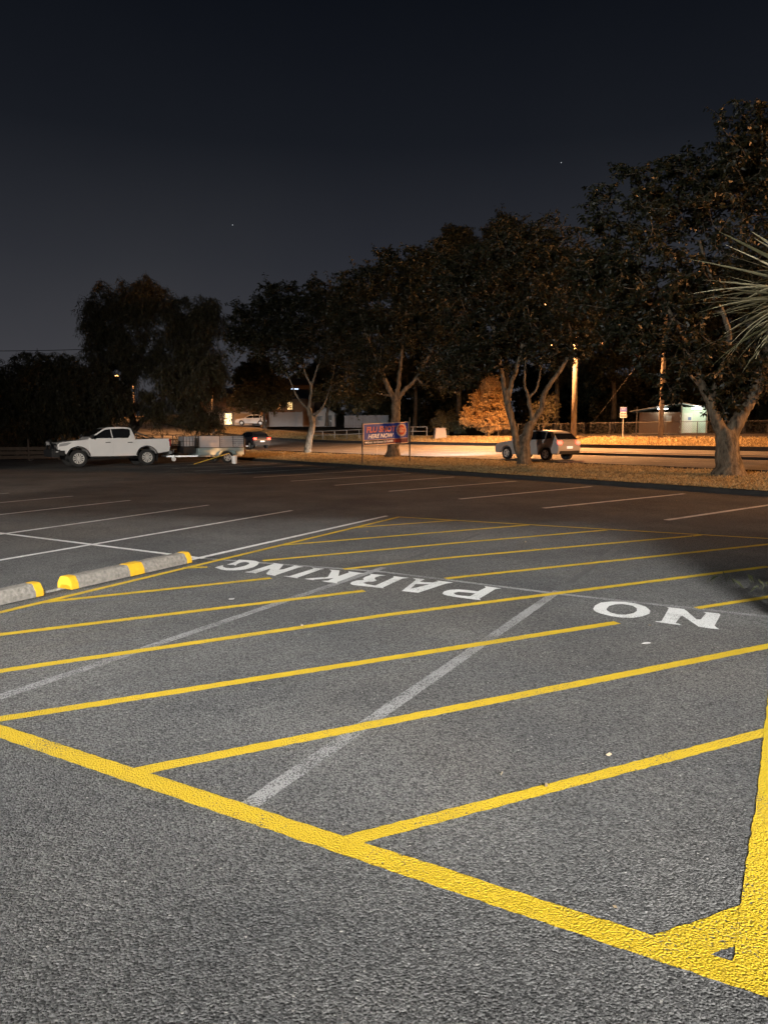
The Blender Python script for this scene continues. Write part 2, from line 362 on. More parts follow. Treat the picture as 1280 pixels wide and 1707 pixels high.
uvline('white_line', [(-5.29,-.273),(-.03,-.031)], .075, M['white'], WZ); tag(uvline('white_line', [(-.03,-.031),(2.276,-.335),(4.231,-.185),(6.6,-.178)], .07, M['old'], OLDZ), 'worn thin white line')
uvline('white_line', [(-.05,3.95),(-.068,1.977),(-.193,-5.013)], .085, M['white'], WZ+.0005)
for p in ([(-2.02,3.2),(-2.082,1.222),(-2.265,-4.933)], [(-4.1,2.5),(-4.16,-.36),(-4.439,-4.957)], [(-6.5,2),(-6.623,-1.744),(-6.744,-4.938)], [(-8.75,2),(-8.816,-3.176),(-8.825,-5.043)], [(-11.1,2),(-11.0,-4.85)], [(-13.3,2),(-13.2,-4.9)]):
    uvline('white_line', p, .08, M['white'], WZ+.0005)
for p in ([(2.11,4.15),(2.16,-.561)], [(4.125,4.212),(4.198,-.308)]):
    tag(uvline('old_line', p, .085, M['old'], OLDZ+.0004), 'old worn grey white line')
for p in ([(2.16,-.60),(2.148,-3.615)], [(4.198,-.35),(4.214,-3.5)]):
    tag(uvline('old_line', p, .08, M['faint'], OLDZ+.0004), 'almost worn away grey line')
YW = .082
for p in ([(3.5,4.23),(6.012,.694)], [(4.58,4.28),(5.99,2.38)], [(2.36,4.23),(4.912,.612)], [(1.38,4.18),(3.17,1.301),(5.968,-2.689)], [(.6,3.66),(2.563,.579)], [(.275,2.355),(1.411,.527)], [(.19,.545),(.402,.377)],
          [(.1,-3.28),(1.186,-5.02)], [(.16,-1.27),(2.477,-4.975)], [(.698,-.245),(2.07,-2.447),(3.735,-4.95)], [(1.818,-.254),(2.517,-1.427),(5.072,-5.03)], [(3.016,-.319),(6.1,-4.73)], [(5.425,-.2),(6.3,-1.44)]):
    uvline('yellow_line', p, YW if p[0][0] < 4.5 else .07, M['yellow'], YZ)
uvline('yellow_line', [(5.715,4.275),(5.955,3.985)], .125, M['yellow'], YZ)
uvline('yellow_line', [(.36,4.9),(.283,2.766),(.221,.239),(.086,-4.951)], .075, M['yellow'], YZ+.0006)
uvline('yellow_line', [(.05,-4.95),(3.714,-5.045),(6.6,-5.15)], .075, M['yellow'], YZ+.0006)
uvline('yellow_line', [(.34,4.262),(2.5,4.25),(4.17,4.268),(5.3,4.276),(6.0,4.281)], .102, M['yellow'], YZ+.0006)
uvline('yellow_line', [(5.95,4.24),(5.957,3.9),(5.99,3.27),(6.03,1.91),(6.075,.4)], .115, M['yellow'], YZ+.0012)
LET = {
'G': [[[0.506, 0.17], [0.472, -0.019], [0.416, -0.151], [0.528, -0.181], [0.641, -0.182], [0.738, -0.129], [0.822, 0.01], [0.871, 0.148], [0.875, 0.27], [0.848, 0.347], [0.798, 0.395], [0.722, 0.431], [0.631, 0.418], [0.499, 0.362], [0.483, 0.21], [0.558, 0.291], [0.625, 0.325], [0.692, 0.311], [0.724, 0.24], [0.732, 0.125], [0.696, 0.004], [0.637, -0.061], [0.569, -0.072], [0.555, -0.011], [0.578, 0.074], [0.632, 0.169], [0.572, 0.135]], []] ,
'N2': [[[0.969, 0.419], [0.985, 0.351], [0.97, 0.138], [0.949, -0.07], [0.947, -0.126], [0.902, -0.177], [1.069, -0.152], [1.217, 0.131], [1.24, 0.071], [1.226, -0.143], [1.185, -0.171], [1.358, -0.143], [1.331, -0.089], [1.366, 0.383], [1.391, 0.426], [1.262, 0.399], [1.221, 0.363], [1.105, 0.14], [1.086, 0.129], [1.115, 0.39], [1.13, 0.422], [1.05, 0.417]], []] ,
'K': [[[1.738, 0.405], [1.803, 0.321], [1.905, 0.206], [1.762, -0.091], [1.698, -0.144], [1.825, -0.159], [1.979, 0.116], [1.975, -0.105], [1.934, -0.163], [2.153, -0.143], [2.114, -0.086], [2.127, 0.375], [2.164, 0.425], [2.098, 0.418], [2.049, 0.427], [1.958, 0.406], [2.01, 0.359], [1.99, 0.224], [1.853, 0.381], [1.865, 0.414]], []] ,
'R': [[[2.286, 0.381], [2.255, 0.306], [2.265, 0.205], [2.32, 0.162], [2.272, 0.105], [2.248, 0.02], [2.251, -0.083], [2.241, -0.118], [2.206, -0.151], [2.401, -0.164], [2.36, -0.106], [2.353, -0.011], [2.39, 0.066], [2.44, 0.111], [2.44, 0.181], [2.387, 0.21], [2.381, 0.284], [2.441, 0.319], [2.548, 0.338], [2.523, -0.104], [2.489, -0.16], [2.672, -0.161], [2.63, -0.089], [2.656, 0.371], [2.685, 0.407], [2.651, 0.404], [2.567, 0.406], [2.401, 0.418], [2.329, 0.412]], []] ,
'A': [[[2.89, 0.427], [2.782, -0.107], [2.71, -0.171], [2.847, -0.178], [2.858, -0.033], [2.98, -0.061], [3.012, -0.142], [2.982, -0.175], [3.172, -0.17], [3.127, -0.082], [3.058, 0.423]], [[2.917, 0.289], [2.866, 0.074], [2.994, 0.024], [2.955, 0.2]]] ,
'P': [[[3.273, 0.336], [3.252, 0.248], [3.271, 0.164], [3.331, 0.108], [3.426, 0.092], [3.533, 0.096], [3.542, -0.096], [3.505, -0.159], [3.687, -0.138], [3.647, -0.072], [3.656, 0.374], [3.688, 0.424], [3.602, 0.423], [3.469, 0.416], [3.363, 0.4], [3.309, 0.379]], [[3.357, 0.269], [3.38, 0.205], [3.465, 0.189], [3.545, 0.188], [3.546, 0.325], [3.472, 0.34], [3.404, 0.327]]] ,
'O': [[[4.648, 0.261], [4.637, 0.13], [4.659, 0.0], [4.73, -0.086], [4.838, -0.13], [4.948, -0.109], [5.034, -0.031], [5.091, 0.099], [5.097, 0.212], [5.06, 0.327], [5.002, 0.408], [4.92, 0.444], [4.83, 0.44], [4.729, 0.39], [4.676, 0.334]], [[4.748, 0.207], [4.749, 0.092], [4.785, 0.003], [4.845, -0.038], [4.925, -0.017], [4.974, 0.061], [4.99, 0.163], [4.978, 0.255], [4.928, 0.336], [4.869, 0.356], [4.803, 0.32], [4.764, 0.264]]] ,
'N1': [[[5.171, 0.435], [5.218, 0.409], [5.217, -0.071], [5.195, -0.104], [5.335, -0.104], [5.369, -0.021], [5.46, 0.219], [5.491, 0.201], [5.512, -0.035], [5.488, -0.073], [5.608, -0.078], [5.621, -0.031], [5.601, 0.354], [5.611, 0.385], [5.64, 0.448], [5.576, 0.458], [5.495, 0.447], [5.352, 0.156], [5.336, 0.165], [5.323, 0.41], [5.371, 0.441], [5.358, 0.466], [5.182, 0.453]], []] ,
'I': [[[1.465, 0.389], [1.525, 0.359], [1.514, -0.113], [1.457, -0.154], [1.623, -0.161], [1.612, -0.102], [1.646, 0.386], [1.675, 0.412]], []] ,
}
def filled(name, outer, holes, to3d, mat, parent, thick=0):
    cu = bpy.data.curves.new(name, 'CURVE'); cu.dimensions = '2D'; cu.fill_mode = 'BOTH' if thick == 0 else 'BOTH'; cu.extrude = 0
    for loop in [outer]+([holes] if holes else []):
        sp = cu.splines.new('POLY'); sp.points.add(len(loop)-1); sp.use_cyclic_u = True
        for i, (a, b) in enumerate(loop): sp.points[i].co = (a, b, 0, 1)
    tmp = bpy.data.objects.new(name, cu); C.objects.link(tmp)
    me = bpy.data.meshes.new_from_object(tmp.evaluated_get(bpy.context.evaluated_depsgraph_get())); C.objects.unlink(tmp); bpy.data.objects.remove(tmp)
    for v in me.vertices: v.co = to3d(v.co.x, v.co.y)
    me.materials.clear(); me.materials.append(mat); me.update()
    if me.polygons[0].normal.z < 0: me.flip_normals()
    o = bpy.data.objects.new(name, me); C.objects.link(o)
    if parent is not None: o.parent = parent
    return o
for k, (o_, h_) in LET.items():
    tag(filled('letter', o_, h_, lambda a, b: (*G(a, b), .0048), M['white'], lot), 'white painted letter %s' % k[0])
# bays along the far kerb
for p in ([(7.02,11.19),(7.27,15.61)], [(9.63,11.0),(9.9,16.52)], [(12.12,10.95),(12.83,16.64)], [(14.86,10.96),(15.71,16.62)], [(17.54,10.97),(18.52,16.49)], [(19.9,10.8),(21.1,16.58)], [(22.4,10.71),(23.9,16.7)], [(25.0,10.6),(26.7,16.7)], [(27.6,10.6),(29.5,16.7)], [(30.2,10.6),(32.2,16.7)], [(32.8,10.6),(34.8,16.7)], [(35.4,10.6),(37.4,16.7)], [(38.0,10.6),(40,16.7)], [(4.4,11.2),(4.6,16)],
          [(46.1,5.0),(43.6,4.2)], [(46.1,7.9),(43.4,7.2)]):
    painted('white_line', [xy(*q) for q in p], .12, M['white'], WZ, step=.2)
# road lines
for t, dash in ((25.7, 0), (29.1, 1), (32.6, 0), (34.5, 0), (37.6, 1)):
    s = -20
    while s < 150:
        s2 = s+3 if dash else s+12
        if t == 25.7 and s > 60: break
        n = 3; v = []; 
        for i in range(n+1):
            ss = s+(s2-s)*i/n
            for tt in (t-.06, t+.06): v.append((*xy(ss, tt), height_st(ss, tt)+(.006 if t < 33 else -.006)))
        o = mesh_obj('road_line', v, [(2*i, 2*i+1, 2*i+3, 2*i+2) for i in range(n)], M['roadwhite'], near_road if t < 33 else far_road)
        s = s+9 if dash else s2

# ------------------------------------------------------------------ wheel stops
def wheel_stop(v0, v1, label):
    a = Vector(G(-.02, v0)); b = Vector(G(.0, v1)); d = (a-b); L = d.length
    t = empty('wheel_stop', (b.x, b.y, .012), math.atan2(d.y, d.x), label, 'wheel stop', 'concrete wheel stops beside the no parking area')
    sec = [(-.10, 0), (-.098, .05), (-.062, .108), (-.045, .118), (.045, .118), (.062, .108), (.098, .05), (.10, 0)]
    r2 = random.Random(int(v0*100))
    def seg(name, x0, x1, mat, grow=0, n=1):
        m = MB(); N_ = len(sec)
        for i in range(n+1):
            x = x0+(x1-x0)*i/n
            for y, z in sec:
                j = r2.uniform(-.0025, .0025) if 0 < i < n else 0
                m.v.append(Vector((x, y*(1+grow*8)+j, max(0, z*(1+grow*6))+(j if z > .01 else 0))))
        for i in range(n):
            for k in range(N_-1): m.f.append([i*N_+k, i*N_+k+1, (i+1)*N_+k+1, (i+1)*N_+k])
        m.f.append(list(range(N_-1, -1, -1))); m.f.append([n*N_+k for k in range(N_)])
        return m.build(name, mat, t, bevel=.004 if n == 1 else 0)
    seg('concrete_body', .01, L-.01, M['concrete'], 0, 40)
    for x0, x1 in ((0, .085), (L/2-.1, L/2+.1), (L-.085, L)): seg('yellow_band', x0, x1, M['stopyellow'], .004)
wheel_stop(.28, 1.92, 'concrete wheel stop seen whole with yellow ends and middle band')
wheel_stop(2.2, 3.85, 'concrete wheel stop cut off by the left edge of the photo')

# ------------------------------------------------------------------ litter and grass on the asphalt
rr = np.random.default_rng(4)
def scatter_quads(P, size, aspect, up=.25, seed=0, droop=None):
    """little leaf quads at points P"""
    r = np.random.default_rng(seed); n = len(P)
    d = r.normal(size=(n, 3)); d[:, 2] *= up
    if droop is not None: d[:, 2] = d[:, 2]*.6-droop
    d /= np.linalg.norm(d, axis=1)[:, None]+1e-9
    w = np.cross(d, r.normal(size=(n, 3))); w /= np.linalg.norm(w, axis=1)[:, None]+1e-9
    L = size*r.uniform(.6, 1.3, n)[:, None]; wd = L*aspect
    a = P; b = P+d*L*.45+w*wd; c = P+d*L; e = P+d*L*.45-w*wd
    return np.stack([a, b, c, e], 1)
pts = []
for i in range(80):
    u = rr.uniform(-9, 6); v = rr.uniform(-5, 6)
    if rr.random() < .35: u, v = rr.uniform(-14, 9), rr.uniform(-12, 4)
    pts.append((*G(u, v), .018))
tag(np_quads('leaf_litter', scatter_quads(np.array(pts),   .028, .3, .12, 3), M['litter']), 'small dry leaves and specks scattered on the asphalt', kind='stuff')
SCR = ['pale paper scrap on the asphalt below the letter O', 'pale scrap by a yellow line below the letter G']
for x, y in ((1.86, 4.901), (-1.379, 6.245)):
    m = MB(); k = [Vector((x+rr.uniform(-.02,.02)+dx, y+dy*.6, .014+rr.uniform(0,.006))) for dx, dy in ((-.02,-.008),(-.004,-.012),(.022,0),(.008,.013),(-.014,.01))]
    m.v = k+[p+Vector((0,0,.004)) for p in k]; m.f = [[0,1,2,3,4],[9,8,7,6,5]]+[[i,(i+1)%5,5+(i+1)%5,5+i] for i in range(5)]
    tag(m.build('paper_scrap', M['scrap']), SCR.pop(0), 'litter', 'pale scraps on the asphalt')
def blades(name, P, h, w, mat, seed, lean=.5):
    r = np.random.default_rng(seed); n = len(P); a = r.uniform(0, 2*PI, n)
    d = np.stack([np.cos(a), np.sin(a), np.zeros(n)], 1); s = np.stack([-np.sin(a), np.cos(a), np.zeros(n)], 1)
    H_ = (h*r.uniform(.5, 1.3, n))[:, None]; ln = (lean*r.uniform(.2, 1.4, n))[:, None]
    z = np.array([[0, 0, 1.0]])
    b1 = P-s*w/2; b2 = P+s*w/2; m = P+z*H_*.7+d*H_*ln*.4; t = P+z*H_*.95+d*H_*ln
    return np_quads(name, np.stack([b1, b2, m+s*w*.35, t], 1), mat)
n = 110000; ss = rr.uniform(2, 62, n); tt_ = 17.58+(25.1-17.58)*rr.random(n); ss = np.where(rr.random(n) < .6, rr.uniform(3, 30, n), ss)
cl = np.sin(ss*2.1+np.sin(tt_*1.7)*2)+np.sin(tt_*3.1+ss*.7)+rr.normal(0, .7, n); k = cl > -.6; ss, tt_ = ss[k], tt_[k]
k2 = rr.uniform(2, 45, 9000); ss = np.concatenate([ss, k2]); tt_ = np.concatenate([tt_, 17.5+np.abs(rr.normal(0, .14, 9000))*(.4+.6*(np.sin(k2*1.9)+np.sin(k2*.63) > 0))])   # tufts leaning over the kerb
P = np.stack([RD.x*ss+ND.x*tt_, RD.y*ss+ND.y*tt_, np.maximum(.115, np.interp(tt_, TT, TZ))-.01], 1)
tag(blades('verge_grass', P, .075, .016, M['blade'], 2, .9), 'dry mown grass and leaf litter on the kerbside verge', kind='stuff')
n = 60000; ss = rr.uniform(-2, 110, n); tt_ = rr.uniform(41.2, 47, n)
P = np.array([(*xy(a, b), height_st(a, b)-.01) for a, b in zip(ss, tt_)])
tag(blades('bank_grass', P, .13, .03, M['blade'], 3, .8), 'dry grass on the low bank across the road', kind='stuff')

# garden bed that spills into the hatched area on the right
bedp = [(6.3,-1.0),(6.15,-1.25),(6.1,-1.6),(6.15,-2.0),(6.3,-2.3),(6.6,-2.5),(7.4,-2.6),(9.5,-2.6),(9.5,1.2),(7.0,1.4),(6.75,1.0),(6.6,.2),(6.45,-.6)]
bm_ = MB(); b0 = [Vector((*G(u, v), .012)) for u, v in bedp]; ce = Vector((*G(7.4,-.8), .12))
bm_.v = b0+[p.lerp(ce, .3)+Vector((0,0,.07)) for p in b0]+[ce]; nb = len(b0)
for i in range(nb): j = (i+1) % nb; bm_.f += [[i, j, nb+j, nb+i], [nb+i, nb+j, 2*nb]]
tag(bm_.build('garden_bed', M['mulch'], smooth=True), kind='structure')
q = []
while len(q) < 3600:
    u, v = rr.uniform(5.4, 9.3), rr.uniform(-2.5, 1.3)
    if (u > 6.55+.1*v and u+.3*abs(v+.8) > 6.6) or (abs(u-5.75)+1.2*abs(v+1.35) < .42 and rr.random() < .22): q.append((*G(u, v), .008 if u < 6.2 else .05))
tag(blades('bed_grass', np.array(q), .085, .004, M['greenblade'], 8, 1.0), 'weedy grass spilling from the garden bed over a yellow line', kind='stuff')

# ------------------------------------------------------------------ trees
def curve(pts, n=5):
    P = [np.array(p, float) for p in pts]; out = []
    for i in range(len(P)-1):
        p0 = P[max(0, i-1)]; p1 = P[i]; p2 = P[i+1]; p3 = P[min(len(P)-1, i+2)]
        for k in range(n):
            t = k/n; out.append(.5*((2*p1)+(-p0+p2)*t+(2*p0-5*p1+4*p2-p3)*t*t+(-p0+3*p1-3*p2+p3)*t**3))
    out.append(P[-1]); return out
def tree(name, label, base, trunks, blobs, n_cl, per, leaf, aspect, mats, seed, droop=.5, spread=.5, group=None, cat='tree', limb_r=.05, flare=1.5, limit=None, twigs=True, gap=None, remesh=0):
    """trunks: [(points, r0, r1)] in world metres; blobs: [(centre, (rx,ry,rz), weight)]"""
    r = np.random.default_rng(seed); bx, by, bz = base
    t = empty(name, base, 0, label, cat, group); B0 = np.array(base)
    tm = MB(); nodes_ = []
    for k, (pts, r0, r1) in enumerate(trunks):
        c = curve([np.array(p)-B0 for p in pts], 6); m = len(c); rad = []
        for i in range(m):
            f = i/(m-1); rd = r0+(r1-r0)*f
            if k == 0: rd *= 1+(flare-1)*math.exp(-max(0, c[i][2])/.28)
            rad.append(rd*(1+.03*r.normal()))
        c = [p+r.normal(size=3)*min(r1, .08)*.2*(0 < i < m-1) for i, p in enumerate(c)]
        if k == 0: c[0] = c[0]-np.array([0, 0, .15])
        tm.tube(c, rad, 12)
        for i, p in enumerate(c):
            if i > m*.45: nodes_.append((p, rad[i]))
    to = tm.build('trunk', mats[0], t, smooth=True)
    if remesh:                                                      # melt the forks together
        md = to.modifiers.new('r', 'REMESH'); md.mode = 'VOXEL'; md.voxel_size = remesh; sm = to.modifiers.new('s', 'SMOOTH'); sm.iterations = 4; sm.factor = .5
        bpy.context.view_layer.update()
        me = bpy.data.meshes.new_from_object(to.evaluated_get(bpy.context.evaluated_depsgraph_get())); to.modifiers.clear(); to.data = me; me.name = 'trunk'; me.shade_smooth()
    w = np.array([b[2] for b in blobs], float); w /= w.sum(); cl = []
    for i in range(n_cl):
        b = blobs[r.choice(len(blobs), p=w)]; d = r.normal(size=3); d /= np.linalg.norm(d); q = r.random()**.45
        cl.append(np.array(b[0])-B0+d*q*np.array(b[1]))
    cl = np.array(cl)
    top = np.mean([p for p, _ in nodes_], 0); order = np.argsort(np.linalg.norm(cl-top, axis=1))
    NP = [p for p, _ in nodes_]; NR = [rd for _, rd in nodes_]; bm2 = MB(); arr = np.array(NP)
    for i in order:
        p = cl[i]; d = np.linalg.norm(arr-p, axis=1); d = d+.35*np.maximum(0, arr[:, 2]-p[2]); j = int(np.argmin(d)); a = arr[j]
        rr_ = min(NR[j]*.72, limb_r); mid = (a+p)/2+r.normal(size=3)*np.linalg.norm(p-a)*.12+np.array([0, 0, .06])*np.linalg.norm(p-a)
        c = curve([a, mid, p], 3); rad = np.linspace(rr_, max(.012, rr_*.62), len(c))
        bm2.tube(c, rad, 5, cap=False)
        add = [c[3], c[-1]]; NP += add; NR += [rad[3], rad[-1]]; arr = np.vstack([arr, np.array(add)])
    NT = max(5, per//11); tp = []; n_leaf = max(6, int(per*1.5/NT))
    lv = []
    for i in range(len(cl)):
        for _ in range(NT):
            d = r.normal(size=3); d[2] = d[2]*.7; d /= np.linalg.norm(d); p = cl[i]; L_ = spread*r.uniform(.5, 1.5); e = p+d*L_; m_ = (p+e)/2+np.array([0, 0, .12*L_])
            if droop > .9: e = e-np.array([0, 0, L_*.9]); m_ = (p+e)/2+d*L_*.25+np.array([0, 0, .2*L_])
            if twigs: bm2.tube([p, m_, e], [.011, .008, .004], 3, cap=False)
            q = r.random(n_leaf)**.7; q = q[:, None]; c_ = (1-q)**2*p+2*q*(1-q)*m_+q*q*e
            lv.append(c_+r.normal(size=(n_leaf, 3))*spread*.07)
    bm2.build('branches', mats[0], t, smooth=True, fix=False)
    ang = np.concatenate(lv)
    Q = scatter_quads(ang, leaf, aspect, .8, seed+1, droop)
    if gap is not None:                                             # an opening in the crown through which the street lamp shows
        g0 = np.array(gap[0])-B0; gd = np.array(gap[1], float)-np.array(gap[0]); gd /= np.linalg.norm(gd); c_ = Q.mean(1)-g0
        Q = Q[np.linalg.norm(c_-np.outer(c_ @ gd, gd), axis=1) > gap[2]]
    cr_ = np_quads('crown', Q, mats[1], t)
    return t
def P_(*a): return a
LAMP_L2 = (-53.092, 143.0, 13.028)
gm = 'street trees along the road verge'
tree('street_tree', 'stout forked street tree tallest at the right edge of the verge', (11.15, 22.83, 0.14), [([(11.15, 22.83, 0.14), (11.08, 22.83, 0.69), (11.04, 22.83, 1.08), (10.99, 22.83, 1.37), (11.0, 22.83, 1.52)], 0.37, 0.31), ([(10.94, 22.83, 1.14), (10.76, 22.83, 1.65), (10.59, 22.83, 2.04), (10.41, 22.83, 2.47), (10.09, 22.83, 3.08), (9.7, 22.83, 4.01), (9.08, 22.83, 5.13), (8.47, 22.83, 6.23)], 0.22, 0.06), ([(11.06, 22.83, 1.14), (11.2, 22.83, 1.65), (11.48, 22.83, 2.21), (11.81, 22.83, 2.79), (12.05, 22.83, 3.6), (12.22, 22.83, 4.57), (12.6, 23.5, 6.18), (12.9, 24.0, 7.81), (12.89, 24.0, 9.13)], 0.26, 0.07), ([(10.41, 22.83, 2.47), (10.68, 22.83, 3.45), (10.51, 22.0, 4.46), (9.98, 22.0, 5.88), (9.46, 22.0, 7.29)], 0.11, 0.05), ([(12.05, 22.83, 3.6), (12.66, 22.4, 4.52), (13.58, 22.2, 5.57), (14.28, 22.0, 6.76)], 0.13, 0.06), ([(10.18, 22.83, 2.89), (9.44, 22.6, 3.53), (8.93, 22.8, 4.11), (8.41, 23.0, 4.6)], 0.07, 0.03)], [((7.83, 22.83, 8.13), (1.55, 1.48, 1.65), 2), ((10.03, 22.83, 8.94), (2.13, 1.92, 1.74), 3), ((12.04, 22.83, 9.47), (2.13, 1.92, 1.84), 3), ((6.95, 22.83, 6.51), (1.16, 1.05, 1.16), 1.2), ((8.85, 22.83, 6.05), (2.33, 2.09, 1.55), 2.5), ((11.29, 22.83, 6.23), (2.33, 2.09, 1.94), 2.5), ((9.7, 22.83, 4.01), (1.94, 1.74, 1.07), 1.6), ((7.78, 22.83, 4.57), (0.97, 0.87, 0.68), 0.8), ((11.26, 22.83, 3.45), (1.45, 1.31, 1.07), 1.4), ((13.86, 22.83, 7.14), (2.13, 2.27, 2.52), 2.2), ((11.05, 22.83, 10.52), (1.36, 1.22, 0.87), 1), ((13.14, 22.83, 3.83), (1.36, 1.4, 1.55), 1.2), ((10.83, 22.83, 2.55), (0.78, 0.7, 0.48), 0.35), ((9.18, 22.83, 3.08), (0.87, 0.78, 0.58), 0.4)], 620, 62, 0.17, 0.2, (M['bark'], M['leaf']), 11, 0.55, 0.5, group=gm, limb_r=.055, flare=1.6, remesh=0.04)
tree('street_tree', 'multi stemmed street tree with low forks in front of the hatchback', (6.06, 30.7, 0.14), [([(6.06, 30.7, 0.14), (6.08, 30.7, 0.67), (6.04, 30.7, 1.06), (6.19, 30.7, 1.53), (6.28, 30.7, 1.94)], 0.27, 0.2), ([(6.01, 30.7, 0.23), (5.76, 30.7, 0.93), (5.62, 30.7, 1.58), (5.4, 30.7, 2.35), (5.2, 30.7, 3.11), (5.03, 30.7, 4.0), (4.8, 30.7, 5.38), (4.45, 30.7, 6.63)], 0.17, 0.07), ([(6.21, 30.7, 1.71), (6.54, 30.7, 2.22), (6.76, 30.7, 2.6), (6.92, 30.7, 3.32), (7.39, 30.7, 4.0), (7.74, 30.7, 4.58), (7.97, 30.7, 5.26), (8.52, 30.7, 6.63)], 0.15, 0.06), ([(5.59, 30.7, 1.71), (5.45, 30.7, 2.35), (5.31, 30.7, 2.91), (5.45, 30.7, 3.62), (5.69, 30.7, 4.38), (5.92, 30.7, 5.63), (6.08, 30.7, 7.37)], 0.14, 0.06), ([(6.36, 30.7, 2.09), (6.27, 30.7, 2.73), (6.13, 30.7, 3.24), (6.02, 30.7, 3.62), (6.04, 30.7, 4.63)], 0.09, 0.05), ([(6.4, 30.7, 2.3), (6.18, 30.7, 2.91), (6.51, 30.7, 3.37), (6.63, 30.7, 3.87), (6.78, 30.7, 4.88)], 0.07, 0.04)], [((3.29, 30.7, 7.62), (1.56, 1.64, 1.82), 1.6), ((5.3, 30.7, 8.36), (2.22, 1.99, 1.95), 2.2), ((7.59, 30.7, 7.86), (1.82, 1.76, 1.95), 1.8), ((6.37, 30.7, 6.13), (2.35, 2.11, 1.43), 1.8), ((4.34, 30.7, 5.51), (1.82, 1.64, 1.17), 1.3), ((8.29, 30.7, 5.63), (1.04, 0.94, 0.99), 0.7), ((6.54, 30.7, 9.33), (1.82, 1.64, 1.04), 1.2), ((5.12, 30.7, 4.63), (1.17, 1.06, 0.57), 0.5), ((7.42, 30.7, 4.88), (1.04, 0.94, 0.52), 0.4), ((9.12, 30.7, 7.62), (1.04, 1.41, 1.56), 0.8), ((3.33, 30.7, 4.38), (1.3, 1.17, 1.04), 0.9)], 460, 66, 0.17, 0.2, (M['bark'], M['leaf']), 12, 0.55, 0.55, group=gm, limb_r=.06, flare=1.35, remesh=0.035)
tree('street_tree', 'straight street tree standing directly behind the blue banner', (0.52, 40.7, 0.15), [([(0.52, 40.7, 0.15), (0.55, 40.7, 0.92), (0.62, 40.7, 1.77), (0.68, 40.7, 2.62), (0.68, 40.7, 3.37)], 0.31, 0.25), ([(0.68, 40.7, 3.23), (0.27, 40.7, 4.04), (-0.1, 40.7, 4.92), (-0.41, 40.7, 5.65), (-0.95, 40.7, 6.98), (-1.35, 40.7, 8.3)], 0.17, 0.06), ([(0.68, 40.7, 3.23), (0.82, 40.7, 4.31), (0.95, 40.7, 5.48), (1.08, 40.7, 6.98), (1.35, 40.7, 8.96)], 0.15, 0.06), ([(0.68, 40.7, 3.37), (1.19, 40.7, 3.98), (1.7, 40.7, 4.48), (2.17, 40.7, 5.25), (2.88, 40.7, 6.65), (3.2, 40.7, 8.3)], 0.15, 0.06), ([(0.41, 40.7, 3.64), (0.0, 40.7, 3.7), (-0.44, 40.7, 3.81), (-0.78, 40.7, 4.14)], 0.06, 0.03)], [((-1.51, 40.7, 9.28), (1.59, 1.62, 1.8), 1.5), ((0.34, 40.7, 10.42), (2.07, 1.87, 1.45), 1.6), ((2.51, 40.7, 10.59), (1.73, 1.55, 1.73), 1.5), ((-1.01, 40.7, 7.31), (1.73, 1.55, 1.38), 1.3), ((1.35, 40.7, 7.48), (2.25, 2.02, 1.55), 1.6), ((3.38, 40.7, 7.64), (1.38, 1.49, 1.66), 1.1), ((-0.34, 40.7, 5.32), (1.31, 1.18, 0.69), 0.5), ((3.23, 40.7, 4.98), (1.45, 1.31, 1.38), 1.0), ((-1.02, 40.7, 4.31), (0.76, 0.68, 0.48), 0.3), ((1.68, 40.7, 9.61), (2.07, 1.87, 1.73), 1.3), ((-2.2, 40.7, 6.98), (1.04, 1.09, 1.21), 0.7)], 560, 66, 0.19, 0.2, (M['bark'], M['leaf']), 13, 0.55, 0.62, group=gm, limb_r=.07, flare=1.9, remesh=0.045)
tree('street_tree', 'slender pale street tree leaning right of the trailer', (-5.39, 50.0, 0.17), [([(-5.39, 50.0, 0.17), (-5.32, 50.0, 0.79), (-5.15, 50.0, 1.54), (-5.01, 50.0, 2.21), (-5.13, 50.0, 2.71), (-5.25, 50.0, 3.21)], 0.26, 0.19), ([(-5.25, 50.0, 3.13), (-5.16, 50.0, 3.92), (-5.07, 50.0, 4.75), (-5.52, 50.0, 5.78), (-5.83, 50.0, 7.01), (-6.23, 50.0, 8.64)], 0.13, 0.05), ([(-5.34, 50.0, 3.21), (-5.88, 50.0, 3.79), (-6.28, 50.0, 4.54), (-6.61, 50.0, 5.37), (-7.1, 50.0, 6.19), (-7.7, 50.0, 7.42)], 0.09, 0.04), ([(-5.01, 50.0, 2.46), (-4.63, 50.0, 2.96), (-4.2, 50.0, 3.5), (-3.68, 50.0, 4.95), (-3.34, 50.0, 6.6)], 0.1, 0.04), ([(-5.07, 50.0, 4.75), (-4.59, 50.0, 6.19), (-3.95, 50.0, 7.82), (-3.73, 50.0, 9.45)], 0.09, 0.04)], [((-9.12, 50.0, 9.25), (1.78, 1.6, 1.61), 1.3), ((-7.03, 50.0, 10.18), (1.95, 1.76, 1.78), 1.5), ((-5.81, 50.0, 8.64), (2.55, 2.29, 1.7), 1.2), ((-4.55, 50.0, 10.66), (1.91, 1.72, 1.78), 1.5), ((-2.69, 50.0, 9.85), (1.49, 1.83, 2.04), 1.1), ((-7.91, 50.0, 7.62), (2.12, 1.91, 1.19), 1.1), ((-4.99, 50.0, 7.82), (2.21, 1.99, 1.49), 1.3), ((-2.92, 50.0, 7.01), (1.27, 1.22, 1.36), 0.7), ((-9.77, 50.0, 8.03), (1.1, 0.99, 1.02), 0.6), ((-3.14, 50.0, 4.95), (0.93, 0.84, 0.85), 0.35), ((-6.68, 50.0, 6.19), (1.49, 1.34, 0.64), 0.4)], 560, 62, 0.21, 0.2, (M['palebark'], M['leaf']), 14, 0.55, 0.7, group=gm, limb_r=.08, flare=1.3, remesh=0.05)
